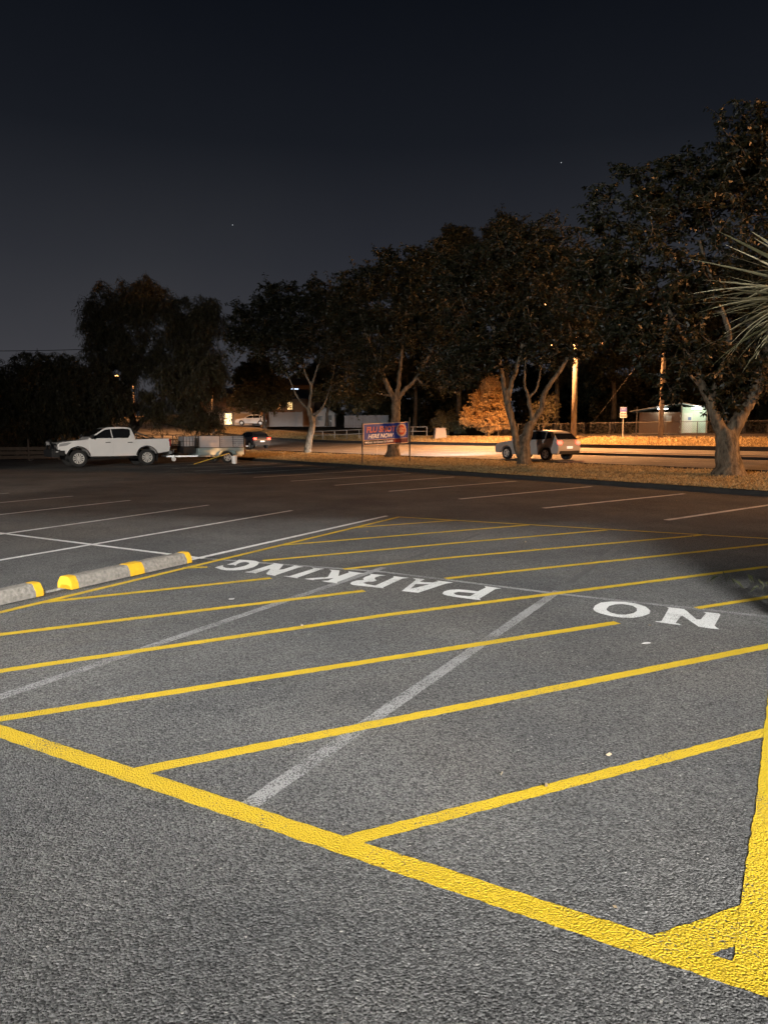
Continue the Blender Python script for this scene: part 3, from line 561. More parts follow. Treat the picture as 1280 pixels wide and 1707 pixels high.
tree('drooping_tree', 'tall drooping tree behind the white truck', (-19.4, 51, 0.0), [([(-19.4, 51, 0.0), (-17.97, 51.0, 1.84), (-18.33, 51.0, 3.76), (-18.54, 51.0, 5.86), (-18.33, 51.0, 7.95), (-18.58, 51.0, 10.02)], 0.28, 0.08), ([(-17.98, 51.0, 1.63), (-17.26, 51.0, 2.48), (-16.47, 51.0, 2.91), (-15.39, 51.0, 4.6), (-14.46, 51.0, 6.7), (-14.17, 51.0, 9.2)], 0.22, 0.07), ([(-18.4, 51.0, 4.18), (-17.23, 51.0, 6.7), (-16.71, 51.0, 9.2), (-16.51, 51.0, 11.25)], 0.16, 0.06), ([(-15.39, 51.0, 4.6), (-13.63, 51.0, 6.28), (-12.52, 51.0, 7.95), (-12.25, 51.0, 10.02)], 0.12, 0.05)], [((-19.43, 51.0, 10.02), (1.39, 1.95, 2.16), 1.3), ((-17.07, 51.0, 10.84), (1.82, 1.75, 1.95), 1.6), ((-14.38, 51.0, 9.4), (1.82, 1.64, 1.82), 1.4), ((-12.47, 51.0, 9.61), (1.21, 1.48, 1.65), 1.0), ((-18.07, 51.0, 7.12), (2.38, 2.14, 2.16), 1.6), ((-14.48, 51.0, 6.28), (2.6, 2.34, 2.38), 1.8), ((-12.45, 51.0, 5.86), (1.21, 2.14, 2.38), 1.0), ((-16.05, 51.0, 3.97), (2.6, 2.34, 1.21), 1.0), ((-13.3, 51.0, 2.91), (1.73, 1.56, 0.95), 0.7), ((-19.22, 51.0, 5.02), (1.52, 1.36, 1.3), 0.6), ((-20.35, 51.0, 8.37), (0.78, 1.56, 1.73), 0.5)], 620, 110, 0.3, 0.075, (M['darkbark'], M['sheoak']), 15, 1.3, 0.75, limb_r=.07, gap=((0, 0, 1.5), LAMP_L2, .42))
tree('bushy_tree', 'low dark bushy tree at the left edge', (-23.76, 46.0, 0.0), [([(-23.76, 46.0, 0.0), (-23.47, 46.0, 1.04), (-23.78, 46.0, 2.38), (-23.36, 46.0, 4.3)], 0.16, 0.06), ([(-23.56, 46.0, 0.77), (-22.8, 46.0, 1.81), (-22.23, 46.0, 3.15)], 0.09, 0.04)], [((-24.65, 46.0, 4.68), (1.76, 1.58, 1.76), 2), ((-23.09, 46.0, 5.06), (1.56, 1.48, 1.64), 2), ((-23.99, 46.0, 2.77), (2.34, 2.11, 1.76), 2), ((-26.98, 46.0, 4.3), (2.34, 2.11, 2.34), 1.5)], 230, 110, 0.28, 0.09, (M['darkbark'], M['sheoak']), 20, 1.1, 0.62, limb_r=.05, group='low trees along the left boundary')
tree('bushy_tree', 'low dark bushy tree left of the white truck', (-21.26, 46.5, 0.0), [([(-21.26, 46.5, 0.0), (-20.97, 46.5, 1.03), (-21.3, 46.5, 2.4), (-20.89, 46.5, 4.33)], 0.16, 0.06), ([(-21.07, 46.5, 0.76), (-20.31, 46.5, 1.81), (-19.73, 46.5, 3.17)], 0.09, 0.04)], [((-21.38, 46.5, 5.29), (1.58, 1.49, 1.66), 2), ((-20.67, 46.5, 3.94), (1.66, 1.49, 1.58), 2), ((-22.12, 46.5, 2.4), (1.66, 1.49, 1.66), 1.5), ((-20.37, 46.5, 2.2), (1.18, 1.07, 0.87), 0.8)], 230, 110, 0.28, 0.09, (M['darkbark'], M['sheoak']), 21, 1.1, 0.62, limb_r=.05, group='low trees along the left boundary')
tree('bushy_tree', 'low dark tree directly behind the truck cab', (-19.1, 48.0, 0.0), [([(-19.1, 48.0, 0.0), (-18.81, 48.0, 1.02), (-19.16, 48.0, 2.42), (-18.75, 48.0, 4.42)], 0.16, 0.06), ([(-18.91, 48.0, 0.73), (-18.13, 48.0, 1.82), (-17.55, 48.0, 3.22)], 0.09, 0.04)], [((-19.68, 48.0, 5.01), (1.55, 1.47, 1.63), 2), ((-18.52, 48.0, 4.02), (1.47, 1.47, 1.63), 2), ((-19.78, 48.0, 2.82), (1.55, 1.39, 0.81), 0.7)], 230, 110, 0.28, 0.09, (M['darkbark'], M['sheoak']), 22, 1.1, 0.62, limb_r=.05, group='low trees along the left boundary')
tree('garden_tree', 'small round tree in front of the brown house', (-15.096, 90.0, 2.329), [([(-15.096, 90.0, 2.329), (-15.08, 90.0, 3.23), (-15.14, 90.0, 3.98), (-14.97, 90.0, 5.11)], 0.2, 0.12), ([(-15.06, 90.0, 3.98), (-15.88, 90.0, 5.11), (-16.61, 90.0, 6.23)], 0.1, 0.05), ([(-15.06, 90.0, 3.98), (-13.98, 90.0, 5.48), (-13.2, 90.0, 6.6)], 0.1, 0.05)], [((-15.85, 90.0, 6.6), (2.44, 2.2, 2.14), 2), ((-13.2, 90.0, 6.97), (1.91, 1.93, 2.14), 1.5), ((-17.75, 90.0, 5.85), (1.68, 1.51, 1.38), 1), ((-14.74, 90.0, 5.11), (2.14, 1.93, 0.92), 0.8)], 150, 60, 0.3, 0.25, (M['darkbark'], M['scrub']), 31, 0.4, 0.9, limb_r=.06)
tree('garden_tree', 'dark spreading tree beside the white gabled shed', (-7.044, 88.0, 2.605), [([(-7.044, 88.0, 2.605), (-7.03, 88.0, 3.93), (-6.65, 88.0, 5.39), (-6.49, 88.0, 6.85)], 0.2, 0.1), ([(-6.65, 88.0, 5.25), (-5.16, 88.0, 6.49), (-3.69, 88.0, 6.85)], 0.1, 0.05)], [((-5.9, 88.0, 6.49), (2.99, 2.69, 1.87), 2), ((-2.95, 88.0, 5.76), (2.61, 2.35, 1.64), 1.5), ((-1.48, 88.0, 6.85), (2.61, 2.35, 2.24), 1.5)], 130, 55, 0.3, 0.25, (M['darkbark'], M['scrub']), 32, 0.4, 0.9, limb_r=.06)
tree('bush', 'tall pale bush glowing orange under the street lamp', (10.04, 69.98, 1.22), [([(10.04, 69.98, 1.22), (10.14, 69.98, 2.56), (10.29, 69.98, 4.01)], 0.12, 0.06), ([(9.92, 69.98, 1.68), (9.13, 69.98, 2.85), (8.71, 69.98, 3.72)], 0.09, 0.05), ([(10.1, 69.98, 1.56), (11.08, 69.98, 2.85), (11.47, 69.98, 4.01)], 0.08, 0.04)], [((10.21, 69.98, 5.64), (0.83, 1.18, 1.31), 1.6), ((9.4, 69.98, 4.48), (0.89, 1.07, 1.19), 1.3), ((11.16, 69.98, 4.71), (0.89, 1.28, 1.43), 1.4), ((8.83, 69.98, 3.2), (1.01, 1.07, 1.19), 1.2), ((10.13, 69.98, 3.31), (1.54, 1.39, 1.43), 1.6), ((11.55, 69.98, 2.85), (0.95, 0.96, 1.07), 1), ((8.01, 69.98, 2.85), (0.65, 0.64, 0.71), 0.6), ((10.5, 69.98, 2.03), (1.54, 1.39, 0.59), 0.8), ((10.66, 69.98, 6.33), (0.48, 0.64, 0.71), 0.5)], 420, 80, 0.24, 0.15, (M['darkbark'], M['bush']), 41, -0.7, 0.4, cat='bush', limb_r=.03)
tree('bush', 'scrubby brown bush left of the orange bush', (6.53, 73.72, 1.2), [([(6.53, 73.72, 1.2), (6.84, 73.72, 2.18), (7.14, 73.72, 2.92)], 0.08, 0.04), ([(6.53, 73.72, 1.56), (5.9, 73.72, 2.61), (5.58, 73.72, 3.04)], 0.07, 0.03)], [((6.52, 73.72, 2.92), (1.38, 1.24, 1.13), 2), ((7.76, 73.72, 2.43), (1.0, 0.9, 0.88), 1), ((5.9, 73.72, 1.99), (0.88, 0.79, 0.63), 0.8)], 120, 60, 0.24, 0.12, (M['darkbark'], M['scrub']), 42, -0.1, 0.5, cat='bush', limb_r=.03)
tree('bush', 'bare twiggy shrub behind the multi stemmed tree', (14.762, 66.0, 1.279), [([(14.762, 66.0, 1.279), (14.72, 66.0, 2.77), (14.42, 66.0, 3.87)], 0.08, 0.04), ([(14.8, 66.0, 1.94), (15.43, 66.0, 3.32), (15.79, 66.0, 4.42)], 0.06, 0.03)], [((14.71, 66.0, 3.32), (1.23, 1.11, 1.23), 2), ((15.24, 66.0, 4.31), (0.9, 0.81, 0.78), 1)], 120, 14, 0.2, 0.12, (M['darkbark'], M['scrub']), 43, -0.1, 0.5, cat='bush', limb_r=.03)
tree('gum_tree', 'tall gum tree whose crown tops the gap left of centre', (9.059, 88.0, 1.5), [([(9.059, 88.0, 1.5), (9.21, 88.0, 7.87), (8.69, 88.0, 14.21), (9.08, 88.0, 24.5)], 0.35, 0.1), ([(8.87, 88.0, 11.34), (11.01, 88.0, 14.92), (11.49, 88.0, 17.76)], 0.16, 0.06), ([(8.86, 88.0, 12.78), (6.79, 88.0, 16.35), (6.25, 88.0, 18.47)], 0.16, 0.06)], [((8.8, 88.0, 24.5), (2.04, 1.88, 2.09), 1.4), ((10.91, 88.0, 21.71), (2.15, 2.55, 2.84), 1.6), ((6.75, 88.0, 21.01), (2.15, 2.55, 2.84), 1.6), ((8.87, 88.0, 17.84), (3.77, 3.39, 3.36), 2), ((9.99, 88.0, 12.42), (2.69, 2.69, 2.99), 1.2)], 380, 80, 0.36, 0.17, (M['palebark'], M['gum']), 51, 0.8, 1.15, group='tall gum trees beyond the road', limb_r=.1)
tree('gum_tree', 'tall gum tree rising behind the multi stemmed tree', (14.659, 86.0, 1.51), [([(14.659, 86.0, 1.51), (14.75, 86.0, 7.9), (14.2, 86.0, 14.27), (14.5, 86.0, 24.66)], 0.35, 0.1), ([(14.4, 86.0, 11.47), (16.83, 86.0, 14.96), (17.37, 86.0, 17.74)], 0.16, 0.06), ([(14.37, 86.0, 12.87), (11.96, 86.0, 16.36), (11.32, 86.0, 18.43)], 0.16, 0.06)], [((14.22, 86.0, 24.66), (2.36, 2.12, 2.04), 1.4), ((16.67, 86.0, 21.93), (2.48, 2.5, 2.77), 1.6), ((11.88, 86.0, 21.25), (2.48, 2.5, 2.77), 1.6), ((14.34, 86.0, 18.16), (4.34, 3.91, 3.29), 2), ((15.66, 86.0, 12.52), (3.1, 2.79, 2.92), 1.2)], 380, 80, 0.36, 0.17, (M['palebark'], M['gum']), 52, 0.8, 1.15, group='tall gum trees beyond the road', limb_r=.1)
tree('gum_tree', 'gum tree behind the first timber power pole', (22.125, 92.0, 1.56), [([(22.125, 92.0, 1.56), (22.2, 92.0, 7.25), (21.59, 92.0, 12.99), (21.88, 92.0, 22.04)], 0.35, 0.1), ([(21.82, 92.0, 9.98), (24.55, 92.0, 13.74), (25.15, 92.0, 16.72)], 0.16, 0.06), ([(21.78, 92.0, 11.48), (19.01, 92.0, 15.23), (18.27, 92.0, 17.47)], 0.16, 0.06)], [((21.58, 92.0, 22.04), (2.67, 2.4, 2.19), 1.4), ((24.39, 92.0, 19.1), (2.81, 2.67, 2.97), 1.6), ((18.94, 92.0, 18.36), (2.81, 2.67, 2.97), 1.6), ((21.76, 92.0, 15.01), (4.92, 4.43, 3.51), 2), ((23.25, 92.0, 11.11), (3.51, 3.16, 3.12), 1.2)], 380, 80, 0.36, 0.17, (M['palebark'], M['gum']), 53, 0.8, 1.15, group='tall gum trees beyond the road', limb_r=.1)
tree('gum_tree', 'gum tree behind the blue and red sign', (26.935, 84.0, 1.56), [([(26.935, 84.0, 1.56), (26.97, 84.0, 6.4), (26.37, 84.0, 11.3), (26.59, 84.0, 18.91)], 0.35, 0.1), ([(26.61, 84.0, 8.55), (29.36, 84.0, 11.99), (29.94, 84.0, 14.72)], 0.16, 0.06), ([(26.56, 84.0, 9.93), (23.72, 84.0, 13.36), (22.96, 84.0, 15.4)], 0.16, 0.06)], [((26.31, 84.0, 18.91), (2.71, 2.44, 2.0), 1.4), ((29.19, 84.0, 16.21), (2.85, 2.57, 2.71), 1.6), ((23.65, 84.0, 15.54), (2.85, 2.57, 2.71), 1.6), ((26.54, 84.0, 12.47), (4.99, 4.49, 3.21), 2), ((28.05, 84.0, 9.58), (3.57, 3.21, 2.85), 1.2)], 380, 80, 0.36, 0.17, (M['palebark'], M['gum']), 54, 0.8, 1.15, group='tall gum trees beyond the road', limb_r=.1)
tree('gum_tree', 'gum tree behind the lit park shed', (39.28, 95.0, 1.64), [([(39.28, 95.0, 1.64), (39.29, 95.0, 6.45), (38.58, 95.0, 11.42), (38.79, 95.0, 18.9)], 0.35, 0.1), ([(38.88, 95.0, 8.3), (42.27, 95.0, 12.2), (42.98, 95.0, 15.3)], 0.16, 0.06), ([(38.81, 95.0, 9.86), (35.24, 95.0, 13.75), (34.28, 95.0, 16.07)], 0.16, 0.06)], [((38.48, 95.0, 18.9), (3.37, 3.03, 2.26), 1.4), ((42.09, 95.0, 15.84), (3.55, 3.19, 3.06), 1.6), ((35.18, 95.0, 15.06), (3.55, 3.19, 3.06), 1.6), ((38.81, 95.0, 11.58), (6.21, 5.59, 3.63), 2), ((40.66, 95.0, 9.47), (4.44, 3.99, 3.23), 1.2)], 380, 80, 0.36, 0.17, (M['palebark'], M['gum']), 55, 0.8, 1.15, group='tall gum trees beyond the road', limb_r=.1)
tree('gum_tree', 'gum tree in the dark behind the handrail end', (4.219, 100.0, 1.75), [([(4.219, 100.0, 1.75), (4.45, 100.0, 6.71), (3.92, 100.0, 11.94), (4.46, 100.0, 19.82)], 0.35, 0.1), ([(4.1, 100.0, 8.65), (6.83, 100.0, 12.76), (7.47, 100.0, 16.02)], 0.16, 0.06), ([(4.09, 100.0, 10.3), (1.5, 100.0, 14.4), (0.83, 100.0, 16.83)], 0.16, 0.06)], [((4.13, 100.0, 19.82), (2.58, 2.32, 2.38), 1.4), ((6.8, 100.0, 16.59), (2.72, 2.9, 3.23), 1.6), ((1.5, 100.0, 15.78), (2.72, 2.9, 3.23), 1.6), ((4.17, 100.0, 12.11), (4.75, 4.28, 3.82), 2), ((5.52, 100.0, 9.89), (3.4, 3.06, 3.4), 1.2)], 380, 80, 0.36, 0.17, (M['palebark'], M['gum']), 56, 0.8, 1.15, group='tall gum trees beyond the road', limb_r=.1)
tree('gum_tree', 'lower gum tree behind the paling fence', (-2.953, 125.0, 2.84), [([(-2.953, 125.0, 2.84), (-2.63, 125.0, 5.68), (-3.24, 125.0, 9.93), (-2.5, 125.0, 15.27)], 0.35, 0.1), ([(-3.05, 125.0, 5.78), (0.42, 125.0, 10.96), (1.25, 125.0, 15.07)], 0.16, 0.06), ([(-3.04, 125.0, 7.86), (-6.26, 125.0, 13.02), (-7.08, 125.0, 16.09)], 0.16, 0.06)], [((-2.92, 125.0, 15.27), (3.23, 2.9, 2.97), 1.4), ((0.42, 125.0, 11.16), (3.4, 3.63, 4.03), 1.6), ((-6.28, 125.0, 10.13), (3.4, 3.63, 4.03), 1.6), ((-2.94, 125.0, 5.47), (5.94, 5.35, 4.78), 2), ((-1.26, 125.0, 7.34), (4.24, 3.82, 4.24), 1.2)], 380, 80, 0.36, 0.17, (M['palebark'], M['gum']), 57, 0.8, 1.15, group='tall gum trees beyond the road', limb_r=.1)
tree('gum_tree', 'gum tree behind the stout forked tree', (41.17, 82.0, 1.61), [([(41.17, 82.0, 1.61), (41.1, 82.0, 6.45), (40.41, 82.0, 11.4), (40.45, 82.0, 19.15)], 0.35, 0.1), ([(40.7, 82.0, 8.72), (43.58, 82.0, 12.07), (44.17, 82.0, 14.74)], 0.16, 0.06), ([(40.62, 82.0, 10.06), (37.51, 82.0, 13.41), (36.66, 82.0, 15.4)], 0.16, 0.06)], [((40.18, 82.0, 19.15), (2.91, 2.62, 1.95), 1.4), ((43.31, 82.0, 16.52), (3.06, 2.76, 2.65), 1.6), ((37.38, 82.0, 15.86), (3.06, 2.76, 2.65), 1.6), ((40.53, 82.0, 12.88), (5.36, 4.82, 3.13), 2), ((42.21, 82.0, 9.73), (3.83, 3.45, 2.78), 1.2)], 380, 80, 0.36, 0.17, (M['palebark'], M['gum']), 58, 0.8, 1.15, group='tall gum trees beyond the road', limb_r=.1)

# dark trees that close the view beyond the park: one built, the rest copied
WO = [(-12,128,1.0),(2,126,1.15),(9,118,.9),(16,122,1.1),(24,112,1.0),(31,116,1.2),(38,104,1.05),(45,108,1.15),(52,98,1.1),(60,100,1.2),(66,88,1.0),(72,92,1.2),(-24,136,1.1),(-36,140,1.0),(29,96,.8),(41,90,.75),(55,84,.8)]
fx, fy, fs = WO[0]; fz = ground_z(fx, fy)
wood0 = tree('dark_tree', 'dense dark tree in the unlit wood beyond the park', (fx, fy, fz), [([(fx,fy,fz),(fx+.3,fy,fz+3),(fx-.2,fy+.2,fz+7)], .3, .12)],
     [((fx,fy,fz+2.4),(4.6,4,2.4),2), ((fx-.8,fy,fz+6),(4.4,4,3),2.5), ((fx+1,fy,fz+9),(3.2,3,2.4),1.5)], 200, 90, .5, .3, (M['darkbark'], M['gum']), 90, .5, 1.2, group='dark wood beyond the park', limb_r=.09)
for k, (x, y, s_) in enumerate(WO[1:]):
    c = copy_tree(wood0); c.location = (x, y, ground_z(x, y)-.1); c.rotation_euler = (0, 0, k*1.3); c.scale = (s_, s_*1.05, s_*(.85+.3*((k*7) % 5)/5))

# ------------------------------------------------------------------ spiky plant over the garden bed
def arch_leaf(L, w, bend, n=7):
    v = []; f = []
    for i in range(n+1):
        x = i/n; a = bend*x; px = L*(math.sin(a)/bend if bend > .01 else x); pz = -L*((1-math.cos(a))/bend) if bend > .01 else 0
        ww = w*(min(1, .35+3*x) if x < .3 else 1)*(1-x**2.2)+.002
        v += [(px, -ww, pz+ww*.35), (px, 0, pz), (px, ww, pz+ww*.35)]
    for i in range(n):
        a = 3*i; f += [(a, a+1, a+4, a+3), (a+1, a+2, a+5, a+4)]
    return v, f
sp = empty('spiky_palm_plant', (3.27, 5.35, .12), 0, 'spiky plant with long pale strap leaves reaching in at right edge', 'plant')
st_ = MB(); st_.tube([(0,0,-.1),(.03,.0,.8),(-.01,.03,1.6),(0,0,2.36)], [.13,.095,.085,.09], 10); st_.build('stem', M['darkbark'], sp, smooth=True)
r5 = random.Random(12); protos = []
for k in range(5):
    v, f = arch_leaf(1.0-.07*k, .017+.004*(k % 3), .10+.26*k); 
    me = bpy.data.meshes.new('leaf'); me.from_pydata(v, [], f); me.shade_smooth(); me.materials.append(M['spiky']); protos.append(me)
for i in range(210):
    o = bpy.data.objects.new('leaf', protos[r5.randrange(5)]); C.objects.link(o); o.parent = sp
    el = max(-.16, r5.gauss(.20, .26)); az = r5.uniform(0, 2*PI)
    o.location = (.05*math.cos(az), .05*math.sin(az), 2.33+r5.uniform(-.09, .12)+.1*el)
    o.rotation_euler = (r5.uniform(-.5, .5), -el, az); s = r5.uniform(.75, 1.05); o.scale = (s, s, s)
# low shrub in the bed (mostly outside the picture, throws the shade on the right)
tree('garden_shrub', 'dark leafy shrub in the garden bed at right', (3.8, 5.5, .05), [([(3.8,5.5,.05),(3.85,5.55,.5),(3.8,5.6,1.2)], .05, .03), ([(3.8,5.5,.1),(4.1,6.0,.6),(4.3,6.2,1.0)], .04, .02)],
     [((3.75,5.4,.9),(.36,.4,.7),2), ((3.8,5.4,1.4),(.45,.4,.4),1.6), ((4.3,6.1,1.1),(.6,.6,.9),3), ((5.3,6.9,.95),(.75,.7,.7),2), ((6.1,7.6,1.1),(.9,.8,.8),2)], 260, 80, .085, .24, (M['darkbark'], M['leaf']), 77, .3, .24, cat='shrub', limb_r=.018)

# ------------------------------------------------------------------ vehicles
def wheel(parent, x, y, r, w, spokes=6, detail=True):
    sgn = 1 if y > 0 else -1
    R_ = Matrix.Translation((x, y, r)) @ Matrix.Rotation(-sgn*PI/2, 4, 'X')
    ty = MB().lathe([(r*.62, -w/2), (r*.93, -w/2), (r, -w*.36), (r, w*.36), (r*.93, w/2), (r*.66, w/2), (r*.62, w*.42), (r*.62, -w/2)], 28, R_).build('wheel', M['rubber'], parent, flat_angle=35)
    rm = MB().lathe([(0, w*.2), (r*.6, w*.2), (r*.6, w*.26), (0, w*.26)], 24, R_).build('hub', M['rimdark'], ty)
    sk = MB()
    for k in range(spokes):
        a = 2*PI*k/spokes; RR = R_ @ Matrix.Rotation(a, 4, 'Z')
        for q in ((-.055, -.10), (.055, .10)):
            b = len(sk.v)
            for z in (w*.27, w*.40):
                for p in ((r*.10, q[0]*.5*r-.02*r), (r*.6, q[1]*r-.06*r), (r*.6, q[1]*r+.06*r), (r*.10, q[0]*.5*r+.02*r)): sk.v.append(RR @ Vector((p[0], p[1]*1.35, z)))
            sk.f += [[b+i for i in f] for f in ((0,3,2,1),(4,5,6,7),(0,1,5,4),(1,2,6,5),(2,3,7,6),(3,0,4,7))]
    sk.lathe([(r*.57, w*.24), (r*.63, w*.24), (r*.65, w*.45), (r*.59, w*.45), (r*.57, w*.24)], 24, R_)
    sk.lathe([(.001, w*.42), (r*.13, w*.42), (r*.15, w*.26)], 12, R_)
    sk.build('rim', M['rim'], ty)
    return ty
def shell(poly, wf, bevel=.03):
    """side profile (x,z) swept to half width wf(x,z)"""
    m = MB(); n = len(poly)
    for s in (-1, 1):
        for x, z in poly: m.v.append(Vector((x, s*wf(x, z), z)))
    m.f.append(list(range(n))); m.f.append([n+i for i in reversed(range(n))])
    for i in range(n): j = (i+1) % n; m.f.append([j, i, n+i, n+j])
    return m
def arc(cx, cz, r, a0, a1, n=9): return [(cx+r*math.cos(math.radians(a0+(a1-a0)*i/n)), cz+r*math.sin(math.radians(a0+(a1-a0)*i/n))) for i in range(n+1)]
def side_plate(poly, wf, off, th, side):
    m = MB(); n = len(poly)
    for o in (off, off-th):
        for x, z in poly: m.v.append(Vector((x, side*(wf(x, z)+o), z)))
    m.f.append(list(range(n))); m.f.append([n+i for i in reversed(range(n))])
    for i in range(n): j = (i+1) % n; m.f.append([j, i, n+i, n+j])
    return m
def triangulate(o, bevel=0, ang=32):
    bm = bmesh.new(); bm.from_mesh(o.data)
    bmesh.ops.recalc_face_normals(bm, faces=bm.faces[:])
    if bevel: bmesh.ops.bevel(bm, geom=[e for e in bm.edges if e.calc_face_angle(0) > .7], offset=bevel, segments=3, affect='EDGES', clamp_overlap=True)
    bmesh.ops.triangulate(bm, faces=[f for f in bm.faces if len(f.verts) > 4]); bm.to_mesh(o.data); bm.free()
    o.data.shade_smooth(); o.data.set_sharp_from_angle(angle=math.radians(ang)); return o

wpaint = car_paint('white_car_paint', (.74, .73, .71), .8)
def build_ute(loc, rz):
    u = empty('pickup_truck', loc, rz, 'white double cab pickup truck with black bull bar towing a trailer', 'pickup truck')
    wb = lambda x, z: .90-.05*max(0, (x-1.6))**1.3-.035*max(0, z-.85)/.4-.03*max(0, .6-z)
    wc = lambda x, z: .865-.30*max(0, z-1.26)/.55*.62
    FA, RA, wr = 1.60, -1.485, .385
    lower = [(2.42, .62), (2.46, .98), (2.36, 1.10), (1.9, 1.17), (1.5, 1.205), (1.14, 1.245), (-.94, 1.27), (-.96, 1.24), (-2.58, 1.27), (-2.64, 1.22), (-2.62, .98), (-2.56, .66)]+[(RA-.47, .56)]+arc(RA, wr+.03, .47, 165, 15)+[(RA+.47, .47), (1.10, .47)]+arc(FA, wr+.03, .47, 168, 12)+[(FA+.48, .6)]
    triangulate(shell(lower, wb).build('body', wpaint, u), .025)
    cab = [(1.20, 1.24), (1.02, 1.35), (.46, 1.71), (.26, 1.785), (-.20, 1.82), (-.66, 1.80), (-.82, 1.75), (-.97, 1.3), (-.96, 1.24)]
    cb = triangulate(shell(cab, wc).build('cab', wpaint, u), .02)
    for s in (1, -1):
        for poly in ([(1.0, 1.30), (.52, 1.60), (.38, 1.68), (.14, 1.715), (.10, 1.30)], [(.06, 1.30), (.10, 1.72), (-.40, 1.74), (-.68, 1.73), (-.76, 1.66), (-.74, 1.45), (-.64, 1.31)]):
            side_plate(poly, wc, .006, .02, s).build('side_window', M['glass'], u)
        dd = [[(1.07, .52), (1.12, .9), (1.10, 1.225), (.09, 1.235), (.09, .52)], [(.074, .52), (.074, 1.235), (-.88, 1.24), (-.90, .95), (-.96, .80), (-.98, .56), (-.9, .52)]]
        for k, poly in enumerate(dd):
            d_ = triangulate(side_plate(poly, wb, .007, .03, s).build('door', wpaint, u), .004)
            hx = .30 if k == 0 else -.70
            MB().box((hx, s*(wb(hx, 1.1)+.028), 1.10), (.22, .035, .035)).build('door_handle', M['black'], d_, bevel=.008)
        mi = MB(); mi.box((1.02, s*1.02, 1.36), (.12, .2, .17)); mi.bar((1.02, s*.88, 1.28), (1.02, s*.96, 1.31), .05); mi.build('wing_mirror', M['black'], u, bevel=.02)
        # flares
        for ax in (FA, RA):
            fl = MB(); A = arc(ax, wr+.03, .475, 170, 10, 12); B = arc(ax, wr+.03, .53, 170, 10, 12)
            poly = A+B[::-1]; side_plate(poly, lambda x, z: .89, .02, .08, s).build('wheel_arch_flare', M['black'], u)
            wheel(u, ax, s*.78, wr, .25)
        # lamps
        triangulate(side_plate([(2.40, .93), (2.38, 1.055), (2.0, 1.115), (1.86, 1.10), (2.06, .98)], lambda x, z: wb(x, z), .008, .05, s).build('headlight', M['mirrorglass'], u))
        hf = MB(); hf.box((2.44, s*.66, 1.0), (.05, .34, .12)); hf.build('headlight', M['mirrorglass'], u, bevel=.015)
        tl = MB(); tl.box((-2.60, s*.80, 1.06), (.1, .19, .36)); tl.build('tail_light', M['redlens'], u, bevel=.02)
        MB().box((.1, s*.86, .43), (1.9, .12, .06)).build('side_step', M['black'], u, bevel=.015)
        MB().box((-1.95-.0, s*.80, .33), (.02, .25, .26)).build('mud_flap', M['rubber'], u)
    ws = MB(); ws.v = [Vector(p) for p in ((1.03, -.80, 1.355), (1.03, .80, 1.355), (.47, .68, 1.715), (.47, -.68, 1.715))]
    ws.v = [v+Vector((.012, 0, .016)) for v in ws.v]+[v-Vector((.01, 0, .012)) for v in ws.v]; ws.f = [[0,1,2,3],[7,6,5,4],[0,4,5,1],[1,5,6,2],[2,6,7,3],[3,7,4,0]]
    ws.build('windscreen', M['glass'], u)
    rw = MB(); rw.box((-.915, 0, 1.53), (.02, 1.2, .34)); rw.build('rear_window', M['glass'], u)
    # black bull bar, bumper and grille
    bb = MB(); bb.box((2.55, 0, .62), (.34, 1.76, .34)); bb.box((2.38, .82, .66), (.5, .16, .26)); bb.box((2.38, -.82, .66), (.5, .16, .26)); bb.build('bumper', M['black'], u, bevel=.04)
    hb = MB()
    for y in (-.42, .42): hb.tube([(2.66, y, .75), (2.68, y, 1.12), (2.60, y*.95, 1.2)], .035, 8)
    hb.tube([(2.60, -.40, 1.2), (2.60, .40, 1.2)], .035, 8); hb.tube([(2.67, -.42, .98), (2.67, .42, .98)], .03, 8)
    for s in (1, -1): hb.tube([(2.67, s*.42, 1.08), (2.60, s*.82, 1.04), (2.52, s*.88, .78)], .032, 8)
    hb.build('bull_bar', M['black'], u, smooth=True)
    MB().box((2.46, 0, .93), (.06, 1.0, .26)).build('grille', M['black'], u, bevel=.02)
    for s in (1, -1): MB().lathe([(.001, 0), (.085, .0), (.085, .05), (.001, .06)], 14, Matrix.Translation((2.66, s*.2, 1.06)) @ Matrix.Rotation(PI/2, 4, 'Y')).build('driving_light', M['mirrorglass'], u)
    for s in (1, -1): MB().box((2.5, s*.93-.0, .70), (.1, .03, .05)).build('indicator', M['mirrorglass'], u)
    # tray
    MB().box((-1.79, 0, 1.262), (1.56, 1.56, .03)).build('tray_cover', M['black'], u)
    sb = MB()
    for s in (1, -1): sb.tube([(-1.06, s*.72, 1.28), (-1.10, s*.66, 1.56), (-1.6, s*.70, 1.36), (-1.9, s*.72, 1.29)], .032, 8)
    sb.tube([(-1.1, -.66, 1.55), (-1.1, .66, 1.55)], .032, 8); sb.build('sports_bar', M['steel'], u, smooth=True)
    MB().box((-2.68, 0, .60), (.16, 1.5, .16)).build('rear_bumper', M['galv'], u, bevel=.03)
    MB().box((0, 0, .44), (4.2, 1.2, .2)).build('chassis', M['black'], u)
    hb2 = MB(); hb2.bar((-2.5, 0, .42), (-2.86, 0, .44), .07); hb2.lathe([(.001, .56), (.03, .55), (.035, .52), (.02, .48), (.02, .44)], 10, Matrix.Translation((-2.84, 0, 0))); hb2.build('tow_bar', M['galv'], u)
    return u
M['redlens'] = simple('red_lens', (.28, .01, .012), .18)
# heading of truck and trailer: nose away from the kerb
UTE_F = (-13.84, 32.1); hd = (.809, .588)                       # near front wheel, direction to the rear
rzu = math.atan2(-hd[1], -hd[0]); sidev = Vector((-math.sin(rzu), math.cos(rzu)))   # +y of the truck
